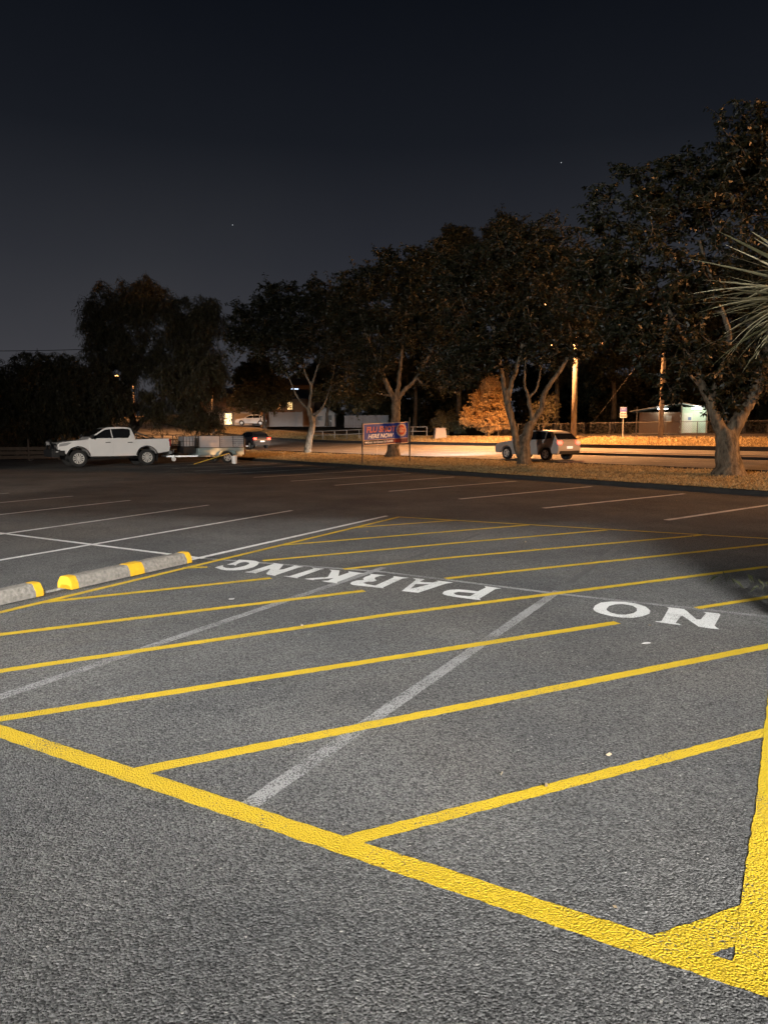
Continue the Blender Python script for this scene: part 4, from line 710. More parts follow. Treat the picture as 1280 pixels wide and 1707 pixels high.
# camera sees its left (+y) side or right side: pick the side nearer the camera
near = 1 if sidev.dot(Vector((0, 0))-Vector(UTE_F)) > 0 else -1
cx = UTE_F[0]+hd[0]*1.60-sidev.x*near*.78; cy = UTE_F[1]+hd[1]*1.60-sidev.y*near*.78
build_ute((cx, cy, 0), rzu)

def build_trailer(loc, rz, near):
    """x forward (towards the truck), origin on the ground under the axle"""
    t = empty('box_trailer', loc, rz, 'galvanised box trailer with tall mesh cage behind the white truck', 'trailer')
    X0, X1, Wd = -1.0, 1.42, .72
    MB().box(((X0+X1)/2, 0, .56), (X1-X0, 2*Wd, .03)).build('floor', M['galv'], t)
    for s in (1, -1):
        sd = MB(); sd.box(((X0+X1)/2, s*Wd, .72), (X1-X0, .025, .34)); sd.bar((X0, s*(Wd+.016), .885), (X1, s*(Wd+.016), .885), .035, .03); sd.bar((X0, s*(Wd+.016), .68), (X1, s*(Wd+.016), .68), .02, .02); sd.build('side_panel', M['galvteal'], t)
        cg = MB()
        for x in (X0, (X0+.1+.32)/2-.12, .32, X1): cg.bar((x, s*Wd, .9), (x, s*Wd, 1.52), .03)
        for z in (.92, 1.51): cg.bar((X0, s*Wd, z), (X1, s*Wd, z), .03)
        cg.build('cage_frame', M['steel'], t)
        MB().box(((.32+X1)/2, s*Wd, 1.215), (X1-.32-.03, .012, .56)).build('cage_sheet', M['greysheet'], t)
        for i in range(6): MB().bar((X0+.02, s*(Wd-.004), .985+i*.1), (.305, s*(Wd-.004), .985+i*.1), .012, .078).build('cage_slat', M['greysheet'], t)
    for x, nm in ((X0, 'tailgate'), (X1, 'front_panel')):
        e = MB(); e.box((x, 0, .72), (.025, 2*Wd-.03, .34)); e.build(nm, M['galvteal'], t)
    for x in (X0, X1):
        e = MB()
        for y in np.linspace(-.6, .6, 5): e.bar((x, y, .9), (x, y, 1.5), .02)
        for z in np.linspace(.98, 1.5, 6): e.bar((x, -Wd, z), (x, Wd, z), .012)
        e.build('end_mesh', M['steel'], t)
    db = MB(); db.bar((1.42, -.55, .5), (2.85, 0, .5), .06, .08); db.bar((1.42, .55, .5), (2.85, 0, .5), .06, .08); db.bar((X0, -.45, .5), (1.45, -.45, .5), .05, .08); db.bar((X0, .45, .5), (1.45, .45, .5), .05, .08); db.bar((2.8, 0, .53), (3.08, 0, .53), .09, .08)
    db.build('drawbar', M['galv'], t)
    MB().box((1.82, -near*0, .80), (.62, .9, .34)).build('tool_box', M['black'], t, bevel=.02)
    mc = MB(); 
    for y in np.linspace(-.45, .45, 6): mc.bar((2.12, y, .98), (2.12, y, 1.5), .016)
    for x in np.linspace(1.5, 2.12, 5):
        for s in (1, -1): mc.bar((x, s*.45, .98), (x, s*.45, 1.5), .016)
    for z in (.98, 1.24, 1.5):
        mc.bar((1.48, .45, z), (2.12, .45, z), .016); mc.bar((1.48, -.45, z), (2.12, -.45, z), .016); mc.bar((2.12, -.45, z), (2.12, .45, z), .016)
    mc.build('front_cage', M['steel'], t)
    MB().box((1.80, 0, 1.24), (.55, .8, .48)).build('load_crate', M['greysheet'], t, bevel=.02)
    MB().box((2.36, 0, .62), (.42, .5, .14)).build('battery_box', M['black'], t, bevel=.02)
    jw = MB(); jw.tube([(2.55, near*.2, .28), (2.55, near*.2, .85)], .028, 8); jw.build('jockey_stand', M['galv'], t)
    MB().lathe([(.02, -.03), (.11, -.03), (.11, .03), (.02, .03)], 14, Matrix.Translation((2.55, near*.2, .16+.2)) @ Matrix.Rotation(PI/2, 4, 'X')).build('jockey_wheel', M['whiteplastic'], t)
    for ch in list(t.children): ch.location.z -= .12
    for s in (1, -1):
        wheel(t, 0, s*.86, .31, .17, 5)
        a = [(p[0], p[1]) for p in [(-.52, .42), (-.40, .62), (-.2, .69), (.2, .69), (.40, .62), (.52, .42)]]
        gd = MB(); b = [(x*.95, z-.02) for x, z in a]; poly = a+b[::-1]
        gd.prism(poly, lambda x, z, w: (x, s*w, z), (.74, .98)); gd.build('mudguard', M['galvteal'], t)
        MB().box((X0-.03, s*.62, .62), (.04, .2, .1)).build('tail_light', M['redlens'], t, bevel=.01)
    MB().bar((0, -.86, .31), (0, .86, .31), .06).build('axle', M['steel'], t)
    return t
M['galvteal'] = simple('galvanised_zinc', (.42, .52, .52), .35, .55, var=.35, scale=3); M['greysheet'] = simple('grey_sheet', (.46, .45, .46), .5, .3, var=.12); M['whiteplastic'] = simple('white_plastic', (.72, .71, .68), .5)
tw = Vector(UTE_F)+Vector(hd)*7.18                                 # near trailer wheel
tx = tw.x-sidev.x*near*.86; ty_ = tw.y-sidev.y*near*.86
build_trailer((tx, ty_, 0), rzu, near)
def rel(fw, side): return Vector((tw.x-hd[0]*fw+sidev.x*near*side, tw.y-hd[1]*fw+sidev.y*near*side))
bp_ = rel(-.12, .62)
bk = empty('bucket', (bp_.x, bp_.y, .0), 0, 'white plastic bucket standing beside the trailer wheel', 'bucket')
MB().lathe([(.001, .0), (.125, .0), (.15, .36), (.158, .36), (.158, .385), (.146, .385), (.12, .02), (.001, .02)], 20).build('pail', M['whiteplastic'], bk, smooth=False, flat_angle=40)
MB().tube([(-.15, 0, .37), (-.13, .08, .27), (0, .14, .2), (.13, .08, .27), (.15, 0, .37)], .005, 5).build('handle', M['steel'], bk)
q0 = rel(2.05, .75); q1 = rel(.05, .40)
yp = MB(); yp.tube([(q0.x, q0.y, .03), (q1.x, q1.y, .52)], .022, 8)
tag(yp.build('yellow_pole', simple('yellow_handle', (.7, .5, .08), .5)), 'yellow pole leaning from the asphalt onto the trailer wheel', 'pole')

def build_car(name, loc, rz, label, col, group, lit=True, power=260):
    c = empty(name, loc, rz, label, 'car', group); cp = car_paint('car_paint', col)
    wb = lambda x, z: .87-.10*max(0, abs(x)-1.5)**1.4-.04*max(0, z-.7)/.3-.02*max(0, .5-z)
    wc = lambda x, z: .80-.24*max(0, z-.93)/.55
    FA, RA, wr = 1.28, -1.3, .315
    low = [(2.08, .34), (2.14, .58), (2.06, .76), (1.75, .86), (1.05, .95), (.9, .97), (-1.75, 1.0), (-2.0, .96), (-2.08, .8), (-2.1, .5), (-2.02, .34), (RA-.39, .34)]+arc(RA, wr+.02, .38, 170, 10)+[(RA+.39, .27), (FA-.39, .27)]+arc(FA, wr+.02, .38, 170, 10)+[(FA+.39, .34)]
    triangulate(shell(low, wb).build('body', cp, c), .03)
    cab = [(1.0, .955), (.2, 1.40), (-.1, 1.46), (-.8, 1.475), (-1.45, 1.40), (-1.62, 1.32), (-1.95, .985), (-1.9, .95)]
    triangulate(shell(cab, wc).build('cabin', cp, c), .02)
    for s in (1, -1):
        for poly in ([(.78, 1.0), (.22, 1.33), (-.08, 1.39), (-.2, 1.39), (-.22, 1.0)], [(-.28, 1.0), (-.26, 1.395), (-.8, 1.405), (-1.15, 1.37), (-1.2, 1.02)], [(-1.27, 1.04), (-1.22, 1.36), (-1.42, 1.33), (-1.6, 1.08)]):
            side_plate(poly, wc, .006, .02, s).build('side_window', M['glass'], c)
        for ax in (FA, RA): wheel(c, ax, s*.74, wr, .2, 5)
        MB().box((.72, s*.93, 1.02), (.1, .17, .12)).build('wing_mirror', cp, c, bevel=.02)
        hl = MB(); hl.box((2.02, s*.62, .70), (.18, .3, .12)); hl.build('headlight', M['headlamp'] if lit else M['mirrorglass'], c, bevel=.03)
        tl = MB(); tl.box((-2.035, s*.66, .86), (.12, .26, .17)); tl.build('tail_light', M['taillamp'] if lit else M['redlens'], c, bevel=.02)
        if lit:
            Mx = Matrix.Translation(loc) @ Matrix.Rotation(rz, 4, 'Z')
            l = bpy.data.lights.new('headlight_beam', 'SPOT'); l.energy = power; l.color = (1, .97, .93); l.spot_size = math.radians(72); l.spot_blend = .9; l.shadow_soft_size = .05
            lo = bpy.data.objects.new('headlight_beam', l); C.objects.link(lo); lo.parent = c; lo.location = (2.2, s*.62, .72)
            lo.rotation_euler = Vector((1, -.30, -.034)).to_track_quat('-Z', 'Y').to_euler(); lo.scale = (1, .22, 1)
            l2 = bpy.data.lights.new('tail_light_glow', 'SPOT'); l2.energy = 9; l2.color = (1, .08, .04); l2.spot_size = math.radians(150); l2.spot_blend = .6; l2.shadow_soft_size = .05
            lo2 = bpy.data.objects.new('tail_light_glow', l2); C.objects.link(lo2); lo2.parent = c; lo2.location = (-2.16, s*.66, .86); lo2.rotation_euler = Vector((-1, 0, -.2)).to_track_quat('-Z', 'Y').to_euler()
    for (x0, z0), (x1, z1), w0, w1, nm in (((.97, .985), (.24, 1.385), .72, .58, 'windscreen'), ((-1.93, 1.03), (-1.66, 1.30), .70, .60, 'rear_window')):
        dx = .012 if nm == 'windscreen' else -.014
        v = [Vector((x0, -w0, z0)), Vector((x0, w0, z0)), Vector((x1, w1, z1)), Vector((x1, -w1, z1))]; m = MB()
        m.v = [p+Vector((dx, 0, .014)) for p in v]+[p-Vector((dx, 0, .012)) for p in v]; m.f = [[0,1,2,3],[7,6,5,4],[0,4,5,1],[1,5,6,2],[2,6,7,3],[3,7,4,0]]; m.build(nm, M['glass'], c)
    MB().box((-2.1, 0, .64), (.03, .40, .11)).build('number_plate', M['plate'], c)
    MB().box((-2.1, 0, .40), (.08, 1.4, .16)).build('bumper', M['black'], c, bevel=.02)
    MB().box((2.12, 0, .50), (.05, 1.1, .16)).build('grille', M['black'], c, bevel=.02)
    return c
M['headlamp'] = emit_mat('lit_headlight', (1, .97, .93), 14); M['taillamp'] = emit_mat('lit_tail_light', (1, .035, .02), 14); M['plate'] = emit_mat('glowing_number_plate', (.9, .9, .85), .5)  # number plate looks lit by its own emission, no lamp on it
rzr = math.atan2(RD.y, RD.x); GC = 'cars driving on the road with lights on'
x, y = xy(24.47, 27.3); car1 = build_car('car', on(x, y), rzr, 'pale hatchback with lit tail lights driving past the forked tree', (.42, .40, .37), GC, True, 18000)
x, y = xy(57.92, 27.6); build_car('car', on(x, y), rzr, 'dark car with red tail lights driving away behind the trailer', (.03, .03, .033), GC, True, 9000)
x, y = (-57.0, 112.0); build_car('car', on(x, y), rzr, 'distant car with red tail lights among trees at far left', (.03, .03, .03), GC, True, 100)

# ------------------------------------------------------------------ banner sign on two posts
def text_mesh(name, body, size, mat, parent, M4, shear=0, spacing=1, bold=0, depth=.002):
    cu = bpy.data.curves.new(name, 'FONT'); cu.body = body; cu.size = size; cu.shear = shear; cu.align_x = 'CENTER'; cu.align_y = 'CENTER'; cu.offset = bold; cu.extrude = depth; cu.space_character = spacing; cu.resolution_u = 3
    tmp = bpy.data.objects.new(name, cu); C.objects.link(tmp)
    me = bpy.data.meshes.new_from_object(tmp.evaluated_get(bpy.context.evaluated_depsgraph_get())); C.objects.unlink(tmp); bpy.data.objects.remove(tmp)
    me.transform(M4); me.materials.clear(); me.materials.append(mat)
    o = bpy.data.objects.new(name, me); C.objects.link(o); o.parent = parent; return o
A_ = Vector((-1.0, 32.75)); B_ = Vector((1.24, 34.3)); dv = B_-A_; Lb = dv.length
bs = empty('banner_sign', (A_.x, A_.y, ground_z(A_.x, A_.y)), math.atan2(dv.y, dv.x), 'blue flu shot banner stretched between two posts on the verge', 'sign')
zb = ground_z(B_.x, B_.y)-ground_z(A_.x, A_.y)
p1 = MB(); p1.tube([(0, 0, -.1), (0, 0, 1.86)], .028, 8); p1.build('post', M['steel'], bs)
p2 = MB(); p2.tube([(Lb, 0, zb-.1), (Lb, 0, zb+2.12)], .032, 8); p2.build('post', M['steel'], bs)
BW, BH = Lb-.16, 1.0
def bz(x): return .13*x/Lb
nx = 24; bv = []; bf = []
zc = 1.32
for i in range(nx+1):
    for j in range(9):
        x = .05+BW*i/nx; q = (j/8-.5); bv.append((x, -.03+.014*math.sin(i*.9+j*.5)*math.sin(j/8*PI), zc+bz(x)+q*BH))
for i in range(nx):
    for j in range(8): a = i*9+j; bf.append((a, a+9, a+10, a+1))
ban = mesh_obj('banner', bv, bf, simple('blue_vinyl', (.012, .04, .25), .45, var=.25, scale=2.2), bs, True)
sh = bz(1)/1.0
def BM(x, z, rot=0): return Matrix.Translation((x, -.052, zc+bz(x)+z)) @ Matrix(((1,0,0,0),(0,1,0,0),(sh,0,1,0),(0,0,0,1))) @ Matrix.Rotation(rot, 4, 'Y') @ Matrix.Rotation(PI/2, 4, 'X')
salmon = simple('salmon_print', (.5, .15, .10), .5, var=.2); wpr = simple('white_print', (.8, .8, .78), .5); blk = simple('black_print', (.012, .012, .016), .45); redp = simple('red_print', (.42, .045, .02), .5); cream = simple('cream_print', (.62, .42, .27), .5)
def flat_panel(name, x0, x1, z0, z1, mat, y=-.047):
    m = MB(); n = 8
    for i in range(n+1):
        x = x0+(x1-x0)*i/n
        for z in (z0, z1): m.v.append(Vector((x, y, zc+bz(x)+z)))
    m.f = [[2*i, 2*i+2, 2*i+3, 2*i+1] for i in range(n)]; return m.build(name, mat, bs, fix=False)
E0 = .06; 
for nm, a in (('border', (E0-.03, E0+BW, .47, .505)), ('border', (E0-.03, E0+BW, -.505, -.47)), ('border', (E0-.035, E0, -.5, .5)), ('border', (E0+BW-.05, E0+BW, -.5, .5))): flat_panel(nm, *a, cream if nm == 'border' else wpr, -.0485)
flat_panel('direction_strip', E0+.005, E0+1.22, -.465, -.27, blk); flat_panel('sponsor_strip', E0+1.25, E0+BW-.06, -.465, -.27, simple('maroon_print', (.10, .02, .03), .5))
flat_panel('divider', E0+.0, E0+BW-.06, -.268, -.245, cream, -.0485)
text_mesh('lettering', 'FLU SHOT', .36, salmon, bs, BM(.10+BW*.355, .20), .12, 1.0, .012)
text_mesh('lettering', 'HERE NOW', .27, wpr, bs, BM(.10+BW*.34, -.10), .28, .98, .006)
text_mesh('lettering', 'Enter via Queen St.', .135, wpr, bs, BM(E0+.72, -.365), .1, 1.0, .002)
text_mesh('lettering', 'Lumit', .15, wpr, bs, BM(E0+1.46, -.355), 0, 1.0, .004)
flat_panel('red_mark', E0+1.72, E0+2.05, -.43, -.30, redp, -.0505)
ar = MB(); ar.v = [Vector((E0+.05, -.052, zc-.355)), Vector((E0+.13, -.052, zc-.29)), Vector((E0+.13, -.052, zc-.335)), Vector((E0+.22, -.052, zc-.335)), Vector((E0+.22, -.052, zc-.375)), Vector((E0+.13, -.052, zc-.375)), Vector((E0+.13, -.052, zc-.42))]; ar.f = [list(range(7))]; ar.build('arrow', wpr, bs, fix=False)
def star(name, r0, r1, n, mat, y):
    m = MB(); cxs = .1+BW*.815
    for i in range(2*n):
        a = PI*i/n; r = r1 if i % 2 else r0; x = cxs+r*math.cos(a); m.v.append(Vector((x, y, zc+.13+bz(cxs)+r*math.sin(a))))
    m.v.append(Vector((cxs, y, zc+.13+bz(cxs)))); m.f = [[i, (i+1) % (2*n), 2*n] for i in range(2*n)]; return m.build(name, mat, bs, fix=False)
star('starburst', .335, .255, 24, cream, -.049); star('roundel', .235, .235, 20, redp, -.051)
text_mesh('lettering', 'NOW', .14, cream, bs, BM(.1+BW*.815, .19) @ Matrix.Translation((0, 0, .003)), 0, 1, .003); text_mesh('lettering', 'FREE', .14, cream, bs, BM(.1+BW*.815, .06) @ Matrix.Translation((0, 0, .003)), 0, 1, .003)

# ------------------------------------------------------------------ power poles, street lamps, wires
def street_lamp(base, top, arm, label, power, group='orange street lamps along the road', wooden=True, r=.2, big=1, cone=150, to=None):
    b = Vector(base); p = empty('street_lamp', base, 0, label, 'street lamp', group); h = top-base[2]; a = Vector(arm)
    m = MB(); m.tube([(0, 0, -.2), (0, 0, h*.5), (0, 0, h+.6)], [r, r*.88, r*.72], 14); m.build('pole', M['wood'] if wooden else M['galv'], p, smooth=True)
    m = MB(); m.tube([(0, 0, h-.6), (a.x*.5, a.y*.5, h-.05), (a.x, a.y, h+.15)], .035, 8); m.build('arm', M['galv'], p, smooth=True)
    d = a.normalized(); rz = math.atan2(d.y, d.x); MM = Matrix.Translation((a.x, a.y, h+.15)) @ Matrix.Rotation(rz, 4, 'Z')
    m = MB(); m.box((.25, 0, .03), (.75, .3, .14), MM); m.build('lamp_head', M['steel'], p, bevel=.04)
    m = MB(); m.lathe([(.001, -.10), (.07, -.095), (.12, -.06), (.13, -.042)], 14, MM @ Matrix.Translation((.35, 0, .0)) @ Matrix.Diagonal((big*1.5, big, big, 1))); m.build('lens', M['sodium'], p, smooth=True)
    L = b+Vector((0, 0, 0)); q = MM @ Vector((.35, 0, -.06-.1*big)); w = Vector(base)+q
    lt = spot_light('sodium_light', tuple(q), tuple(to) if to else (q.x, q.y, q.z-5), power, SODIUM, cone, .5, .09, p)
    return p
M['sodium'] = emit_mat('lit_sodium_lens', (1, .50, .14), 22)
pole_t = street_lamp((14.77, 55.5, 1.0), 10.9, (-2.55, -1.85), 'timber power pole with street lamp hidden in the leaves', SODIUM_W*1.4, None, True, .22, 1, 150)
x, y = 31.5, 14.5; street_lamp((x, y, ground_z(x, y)), 9.4, (-.6, -.45), 'street lamp further along the road beyond the right edge', SODIUM_W*.95, None, True, .2, 1, 122, (-15, 16, 0))
x, y = -26.6, 97.4; street_lamp((x+2.8, y+2.0, ground_z(x+2.8, y+2)), 11.2, (-2.6, -1.9), 'street lamp hidden behind the drooping tree', SODIUM_W*.28, None, True)
x, y = LAMP_L2[0], LAMP_L2[1]; street_lamp((x+2.55, y+1.86, ground_z(x+2.8, y+2)), LAMP_L2[2]-.05, (-2.27, -1.65), 'street lamp glowing orange through the trees at left', SODIUM_W*.45, None, True, .2, 2.4)
# cross arms and insulators on the first pole
m = MB(); m.bar((-1.9, .5, 7.35), (1.9, -.5, 7.35), .10, .12); m.build('cross_arm', M['wood'], pole_t)
x, y = 19.66, 50.61
pp = empty('power_pole', on(x, y), 0, 'slim timber power pole with stay wire in front of the lit shed', 'pole')
m = MB(); m.tube([(0, 0, -.2), (0, 0, 5), (0, 0, 10.2)], [.17, .155, .13], 14); m.build('shaft', M['wood'], pp, smooth=True)
m = MB(); m.bar((-1.1, .5, 9.4), (1.1, -.5, 9.4), .1, .12); m.build('cross_arm', M['wood'], pp)
m = MB(); m.tube([(0, 0, 7.6), (-3.9, 6.5, -.2+ground_z(x-3.9, y+6.5)-ground_z(x, y)+.1)], .008, 5); m.build('stay_wire', M['steel'], pp)
def wire(a, b, sag, label, r=.016):
    A, B = Vector(a), Vector(b); pts = [A.lerp(B, i/16)-Vector((0, 0, sag*4*(i/16)*(1-i/16))) for i in range(17)]
    m = MB(); m.tube(pts, r, 5); tag(m.build('power_line', M['black']), label, 'power line')
wire((-39.25, 62.0, 8.635), (-15.542, 85.0, 12.946), .6, 'power line crossing the sky above the low trees at left', .03)
wire((14.77, 55.5, 10.4), (19.66, 50.61, 10.6), .3, 'power line between the two timber poles')
wire((-24.281, 100.0, 8.407), (1.673, 100.0, 9.067), .5, 'thin wire in front of the houses', .025)

# ------------------------------------------------------------------ fences and rails
def chain_fence(a0, a1, t, label, hgt, gap, group=None):
    x0, y0 = xy(a0, t); f = empty('chain_link_fence', (x0, y0, 0), 0, label, 'fence', group); n = int(abs(a1-a0)/gap)
    for i in range(n+1):
        s = a0+(a1-a0)*i/n; x, y = xy(s, t); z = height_st(s, t); MB().tube([(x-x0, y-y0, z-.1), (x-x0, y-y0, z+hgt)], .028, 7).build('post', M['steel'], f)
    for dz in (hgt-.02, .08):
        MB().tube([(xy(a0+(a1-a0)*i/n, t)[0]-x0, xy(a0+(a1-a0)*i/n, t)[1]-y0, height_st(a0+(a1-a0)*i/n, t)+dz) for i in range(n+1)], .02, 6).build('rail', M['steel'], f)
    V = []; gx = .16; k = int(abs(a1-a0)/gx); sg = 1 if a1 > a0 else -1; w = .004
    for i in range(k):
        for dr in (1, -1):
            s = a0+sg*i*gx; s2 = s+sg*dr*hgt*.9; 
            x, y = xy(s, t); x2, y2 = xy(s2, t); z = height_st(s, t)+.08; z2 = height_st(s2, t)+hgt-.02
            V.append([(x-x0, y-y0, z-w), (x-x0, y-y0, z+w), (x2-x0, y2-y0, z2+w), (x2-x0, y2-y0, z2-w)])
    o = np_quads('wire_mesh', np.array(V), M['steel'], f); tag(o, kind='stuff'); return f
chain_fence(46, -4, 46.2, 'low chain link fence along the park across the road', 1.15, 2.3)
M['darkboard'] = simple('dark_board', (.09, .06, .04), .85, var=.4)
x0, y0 = -21.6, 39.7
f = empty('boundary_fence', (x0, y0, 0), 0, 'low dark fence at the left end of the car park', 'fence')
for i in range(10):
    a = i/9; x, y = 0+12.6*a, 10.0*a*.62
    MB().box((x, y, .55), (.09, .09, 1.3)).build('post', M['darkboard'], f)
for i in range(9):
    a0, a1 = i/9, (i+1)/9
    for z in (.18, .42, .66): MB().bar((12.6*a0+.05, 6.2*a0-.06, z), (12.6*a1-.05, 6.2*a1-.06, z), .03, .19).build('rail', M['darkboard'], f)
def pipe_rail(pts, label, h, rails, mat, r=.035):
    o0 = Vector(pts[0]); f = empty('handrail', pts[0], 0, label, 'handrail')
    for p in pts: q = Vector(p)-o0; MB().tube([q-Vector((0, 0, .1)), q+Vector((0, 0, h))], r, 7).build('post', mat, f)
    for rz_ in rails: MB().tube([Vector(p)-o0+Vector((0, 0, rz_)) for p in pts], r, 7).build('rail', mat, f)
    return f
a, b = Vector((-8.4, 82.0)), Vector((4.4, 73.2)); pipe_rail([on(*a.lerp(b, i/9)) for i in range(10)], 'long pale handrail on the far bank behind the banner', 1.0, (1.0, .55), M['rail'], .04)
a, b = Vector((-21.905, 62.0)), Vector((-16.938, 60.0)); pipe_rail([on(*a.lerp(b, i/5)) for i in range(6)], 'dark pipe railing behind the white truck', 1.25, (1.25, .85, .45), M['steel'], .04)

# ------------------------------------------------------------------ small street things
x, y = 17.76, 52.98
bsn = empty('bus_stop_sign', on(x, y), math.radians(-20), 'blue white and red sign plate on a post by the fence', 'sign')
MB().tube([(0, 0, -.1), (0, 0, 2.25)], .035, 8).build('post', M['galv'], bsn)
MB().box((0, -.05, 1.92), (.46, .015, .78)).build('plate', simple('sign_white', (.7, .7, .74), .4), bsn)
MB().box((0, -.06, 2.13), (.44, .006, .30)).build('blue_panel', simple('sign_blue', (.12, .14, .5), .4), bsn)
for zz in (1.84, 1.66):
    for k in range(4): MB().box((-.15+.1*k, -.06, zz), (.07, .006, .09)).build('red_mark', simple('sign_red', (.6, .06, .06), .4), bsn)
text_mesh('lettering', 'BUS', .14, simple('sign_print', (.75, .75, .78), .4), bsn, Matrix.Translation((0, -.065, 2.17)) @ Matrix.Rotation(PI/2, 4, 'X'))
x, y = 5.38, 68.51
cbx = empty('utility_box', on(x, y), .2, 'short pale concrete utility box beside the orange lit bush', 'utility box')
m = MB(); m.prism([(-.62, -.05), (.62, -.05), (.48, .95), (-.48, .95)], lambda u, v, w: (u, w, v), (-.35, .35)); m.build('body', simple('pale_concrete', (.22, .2, .18), .8), cbx, bevel=.03)
m = MB(); m.box((0, 0, .98), (1.05, .78, .07)); m.build('lid', simple('pale_concrete', (.22, .2, .18), .8), cbx, bevel=.015)
tag(cbx)

# ------------------------------------------------------------------ houses beyond the road
M['darkwood'] = simple('dark_timber', (.05, .035, .025), .8); brownwall = simple('brown_boards', (.16, .10, .06), .8, var=.3); roofm = simple('dark_roof', (.03, .03, .034), .7); litw = emit_mat('lit_window', (1, .66, .28), .95); litc = emit_mat('lit_curtain', (1, .86, .52), 1.4); coolw = emit_mat('lit_upper_window', (.9, .95, 1), 2.4); paint_w = simple('white_wall', (.26, .26, .26), .8, var=.15); paling = simple('weathered_palings', (.2, .205, .22), .8, var=.2)
def boards(x0, x1, y, z0, z1, n, mat, parent, name='board', horiz=True):
    for i in range(n):
        a = z0+(z1-z0)*i/n; b = z0+(z1-z0)*(i+1)/n-.012
        MB().box(((x0+x1)/2, y-.012*(i % 2)*0, (a+b)/2), (x1-x0, .03, b-a)).build(name, mat, parent)
def gable_roof(parent, x0, x1, y0, y1, z, h, over, mat, name='roof'):
    m = MB(); ym = (y0+y1)/2
    for s in (-1, 1):
        ye = y0-over if s < 0 else y1+over
        p = [Vector((x0-over, ye, z-.12)), Vector((x1+over, ye, z-.12)), Vector((x1+over, ym, z+h)), Vector((x0-over, ym, z+h))]
        b = len(m.v); m.v += p+[q+Vector((0, 0, .09)) for q in p]; m.f += [[b+i for i in f_] for f_ in ((0,1,2,3),(7,6,5,4),(0,4,5,1),(1,5,6,2),(2,6,7,3),(3,7,4,0))]
    return m.build(name, mat, parent)
hx, hy = (-23.405, 112.0); hz = 2.813
hA = empty('house', (hx, hy, hz), .1, 'two storey brown timber house with lit curtains downstairs', 'house')
MB().box((0, 4, 1.05), (10, 7.9, 2.1)).build('lower_wall', paint_w, hA); MB().box((0, 4, 3.25), (10.4, 8.2, 2.2)).build('wall', brownwall, hA)
boards(-5.2, 5.2, -.12, 2.2, 4.3, 10, brownwall, hA)
gable_roof(hA, -5.2, 5.2, -.2, 8.2, 4.45, 1.5, .6, roofm)
for xx, zz, ww, hh, mt in ((-1.05, 1.0, 1.15, 1.7, litc),): 
    fr = MB().box((xx, .03, zz), (ww+.16, .06, hh+.16)).build('window', M['rail'], hA); MB().box((xx, -.012, zz), (ww, .03, hh)).build('pane', mt, fr)
    for k in range(6): MB().tube([(xx-ww/2+ww*(k+.5)/6, -.045, zz-hh/2), (xx-ww/2+ww*(k+.5)/6, -.045, zz+hh/2)], .03, 6).build('curtain_fold', litc, fr)
fr = MB().box((1.05, .02, 1.0), (2.2, .07, 2.0)).build('garage_door', simple('garage_beige', (.4, .36, .3), .7), hA)
for k in range(5): MB().box((1.05, -.024, .2+.4*k), (2.16, .02, .37)).build('door_panel', simple('garage_beige', (.4, .36, .3), .7), fr)
MB().box((3.4, .0, 1.05), (1.5, .09, 2.0)).build('carport_shade_panel', M['black'], hA)  # shade of the opening is a black panel on the wall
fr = MB().box((.2, -.16, 3.3), (1.5, .06, 1.1)).build('window', M['darkwood'], hA); MB().box((.2, -.20, 3.3), (1.36, .03, .96)).build('pane', M['glass'], fr)
x, y, z = (-23.549, 118.0, 8.089); 
dl = empty('sky_light', (x, y, z), 0, 'bright white lit window high behind the brown house', 'window'); MB().box((0, .05, 0), (2.4, .5, .95)).build('frame', roofm, dl); MB().box((0, -.22, 0), (1.9, .03, .5)).build('pane', coolw, dl); MB().box((0, 2.0, -2.2), (2.6, 3, 5.4)).build('wall', brownwall, dl)
x, y, z = (-14.736, 118.0, 8.577)
dl = empty('upper_dwelling', (x, y, z), 0, 'dark upper storey with small bluish lit window behind trees', 'house'); MB().box((0, 3.0, -2.6), (6, 5, 7)).build('wall', brownwall, dl); MB().box((0, .46, 0), (1.6, .1, 1.0)).build('window', roofm, dl); MB().box((0, .39, .05), (1.2, .03, .62)).build('pane', emit_mat('blue_window', (.6, .75, 1), 2.2), dl)
gable_roof(dl, -3, 3, .5, 5.5, 1.0, 1.1, .5, roofm)
hx, hy, hz = (-14.199, 104.0, 2.545)
hB = empty('house', (hx, hy, hz), -.05, 'brown house with one glowing amber window above white wall', 'house')
MB().box((0, 4, 2.0), (8, 7, 4.0)).build('wall', brownwall, hB); boards(-4, 4, .46, 2.1, 4.0, 9, brownwall, hB)
gable_roof(hB, -4, 4, .4, 7.6, 4.1, 1.4, .6, roofm)
fr = MB().box((.45, .40, 3.0), (.9, .06, 1.25)).build('window', M['darkwood'], hB); MB().box((.45, .36, 3.0), (.72, .03, 1.1)).build('pane', litw, fr)
for dx_ in (-1.3, -2.6): 
    fr = MB().box((dx_, .40, 3.0), (1.0, .06, 1.25)).build('window', M['darkwood'], hB); MB().box((dx_, .36, 3.0), (.84, .03, 1.1)).build('pane', emit_mat('dim_window', (1, .6, .25), .07), fr)
